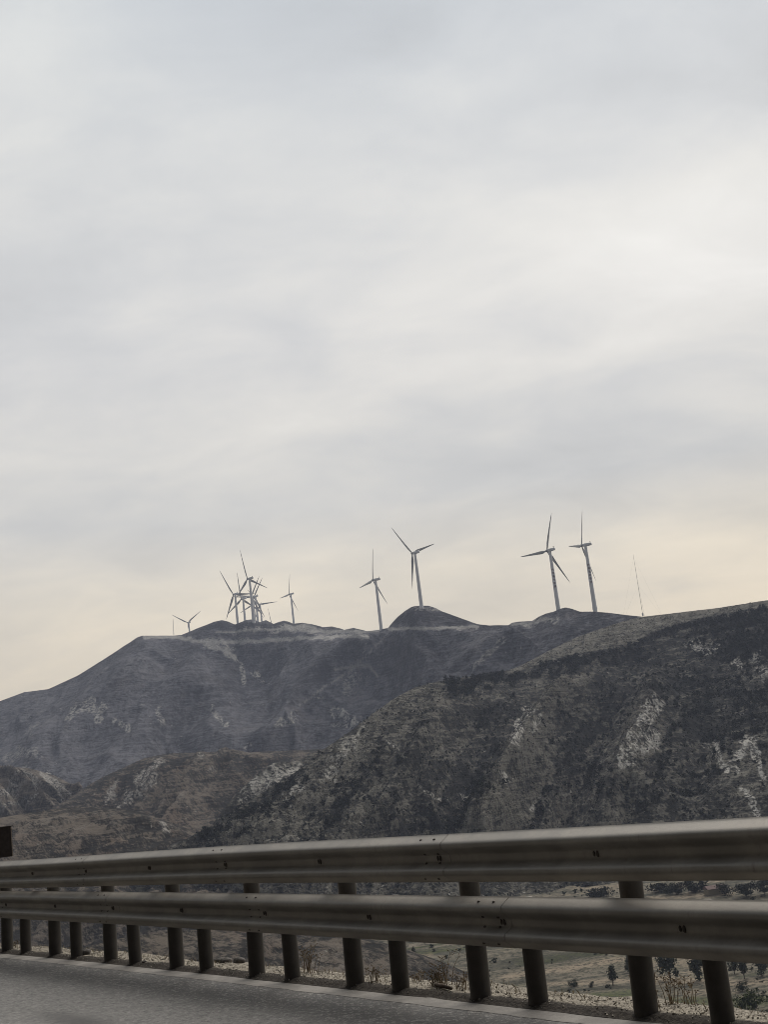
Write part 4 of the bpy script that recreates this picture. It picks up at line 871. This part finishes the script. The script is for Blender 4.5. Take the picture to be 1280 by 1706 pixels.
def rock_mesh(seed, r_):
    bm = bmesh.new(); bmesh.ops.create_icosphere(bm, subdivisions=3, radius=r_)
    for v in bm.verts:
        c = np.array(v.co) / r_; k = 1 + .35 * float(fbm(c[0] * 1.5 + seed, c[1] * 1.5, c[2] * 1.5, seed, 3)); v.co = Vector((c[0] * r_ * k * 1.2, c[1] * r_ * k, c[2] * r_ * k * .7))
    me = D.meshes.new('stone'); bm.to_mesh(me); bm.free(); return me
for i, (x, off, r_, lab) in enumerate([(141, .1, .055, 'dark stone on the verge right of the second short post from the left'), (367, .38, .045, 'left one of two dark stones close together on the gravel'), (376, .36, .055, 'right one of two dark stones close together on the gravel'),
    (399, .36, .05, 'single dark stone on the gravel left of the middle tall post'), (242, .0, .02, 'tiny dark stone on the dirt strip by the third short post'), (99, .05, .035, 'small dark stone right of the second tall post from the left')]):
    s = s_at(x, 0, off); o = link('stone', rock_mesh(i + 3, r_), MT['stone']); o.location = tuple(rp(s, off, verge_z(s, off) + r_ * .3)); tag(o, lab, 'stone', 'dark stones on the verge')
    o.data.polygons.foreach_set('use_smooth', np.ones(len(o.data.polygons), bool))
# gravel and pale grass: uncountable
rg = np.random.RandomState(3); GV, GF, off_ = [], [], 0
tet = np.array([[0, 0, .9], [.9, 0, -.2], [-.5, .8, -.2], [-.5, -.8, -.2], [.2, .5, .5]]); tf_ = np.array([[0, 1, 4], [0, 4, 2], [1, 2, 4], [0, 2, 3], [0, 3, 1]])
for k in range(9000):
    s = rg.uniform(-4, 13); o_ = abs(rg.normal(.22, .13)) if k % 6 else rg.uniform(-.08, .15); r_ = .003 + .009 * rg.rand() ** 3
    p_ = rp(s, o_, verge_z(s, o_) + r_ * .3); A = rg.normal(size=(3, 3)); Q, _ = np.linalg.qr(A); GV.append(tet @ Q * r_ + p_); GF.append(tf_ + off_); off_ += 5
o = link('gravel', mesh_np('gravel', np.concatenate(GV), np.concatenate(GF), False), MT['pebble']); tag(o, 'pale loose gravel along the verge behind the posts', 'gravel', None, 'stuff')
GV, GF, off_ = [], [], 0
for k in range(1700):
    s = rg.uniform(-4, 13); o_ = .36 + .08 * rg.normal() if k % 3 else rg.uniform(.08, .45)
    if float(fbm(s * 1.3, o_ * 2, 0, 55, 2)) < -.1 + .2 * rg.rand(): continue
    p_ = rp(s, o_, verge_z(s, o_) - .004); h_ = rg.uniform(.012, .05); a = rg.uniform(0, 6.28); u = np.array([math.cos(a), math.sin(a), 0]); l_ = np.array([rg.normal(), rg.normal(), 0]) * h_ * .4
    GV.append(np.array([p_ - u * .0025, p_ + u * .0025, p_ + l_ * .4 + u * .0018 + [0, 0, h_ * .6], p_ + l_ + [0, 0, h_]])); GF.append(np.array([[0, 1, 2, 3]]) + off_); off_ += 4
o = link('dry_grass', mesh_np('dry_grass', np.concatenate(GV), np.concatenate(GF), False), MT['straw']); tag(o, 'short pale dry grass on the edge of the verge', 'grass', None, 'stuff')

# ---------------------------------------------------------------- air
mb = MB(); mb.box((0, 0, 215), (4000, 4000, 290)); hz = mb.build('haze', None, None, False)
m = D.materials.new('haze'); m.use_nodes = True; t = m.node_tree; t.nodes.clear(); v = t.nodes.new('ShaderNodeVolumePrincipled'); oo = t.nodes.new('ShaderNodeOutputMaterial')
v.inputs['Color'].default_value = (.70, .78, 1.0, 1); v.inputs['Density'].default_value = 1.4e-4; v.inputs['Anisotropy'].default_value = .0
t.links.new(v.outputs[0], oo.inputs['Volume']); hz.data.materials.append(m); tag(hz, kind='stuff')
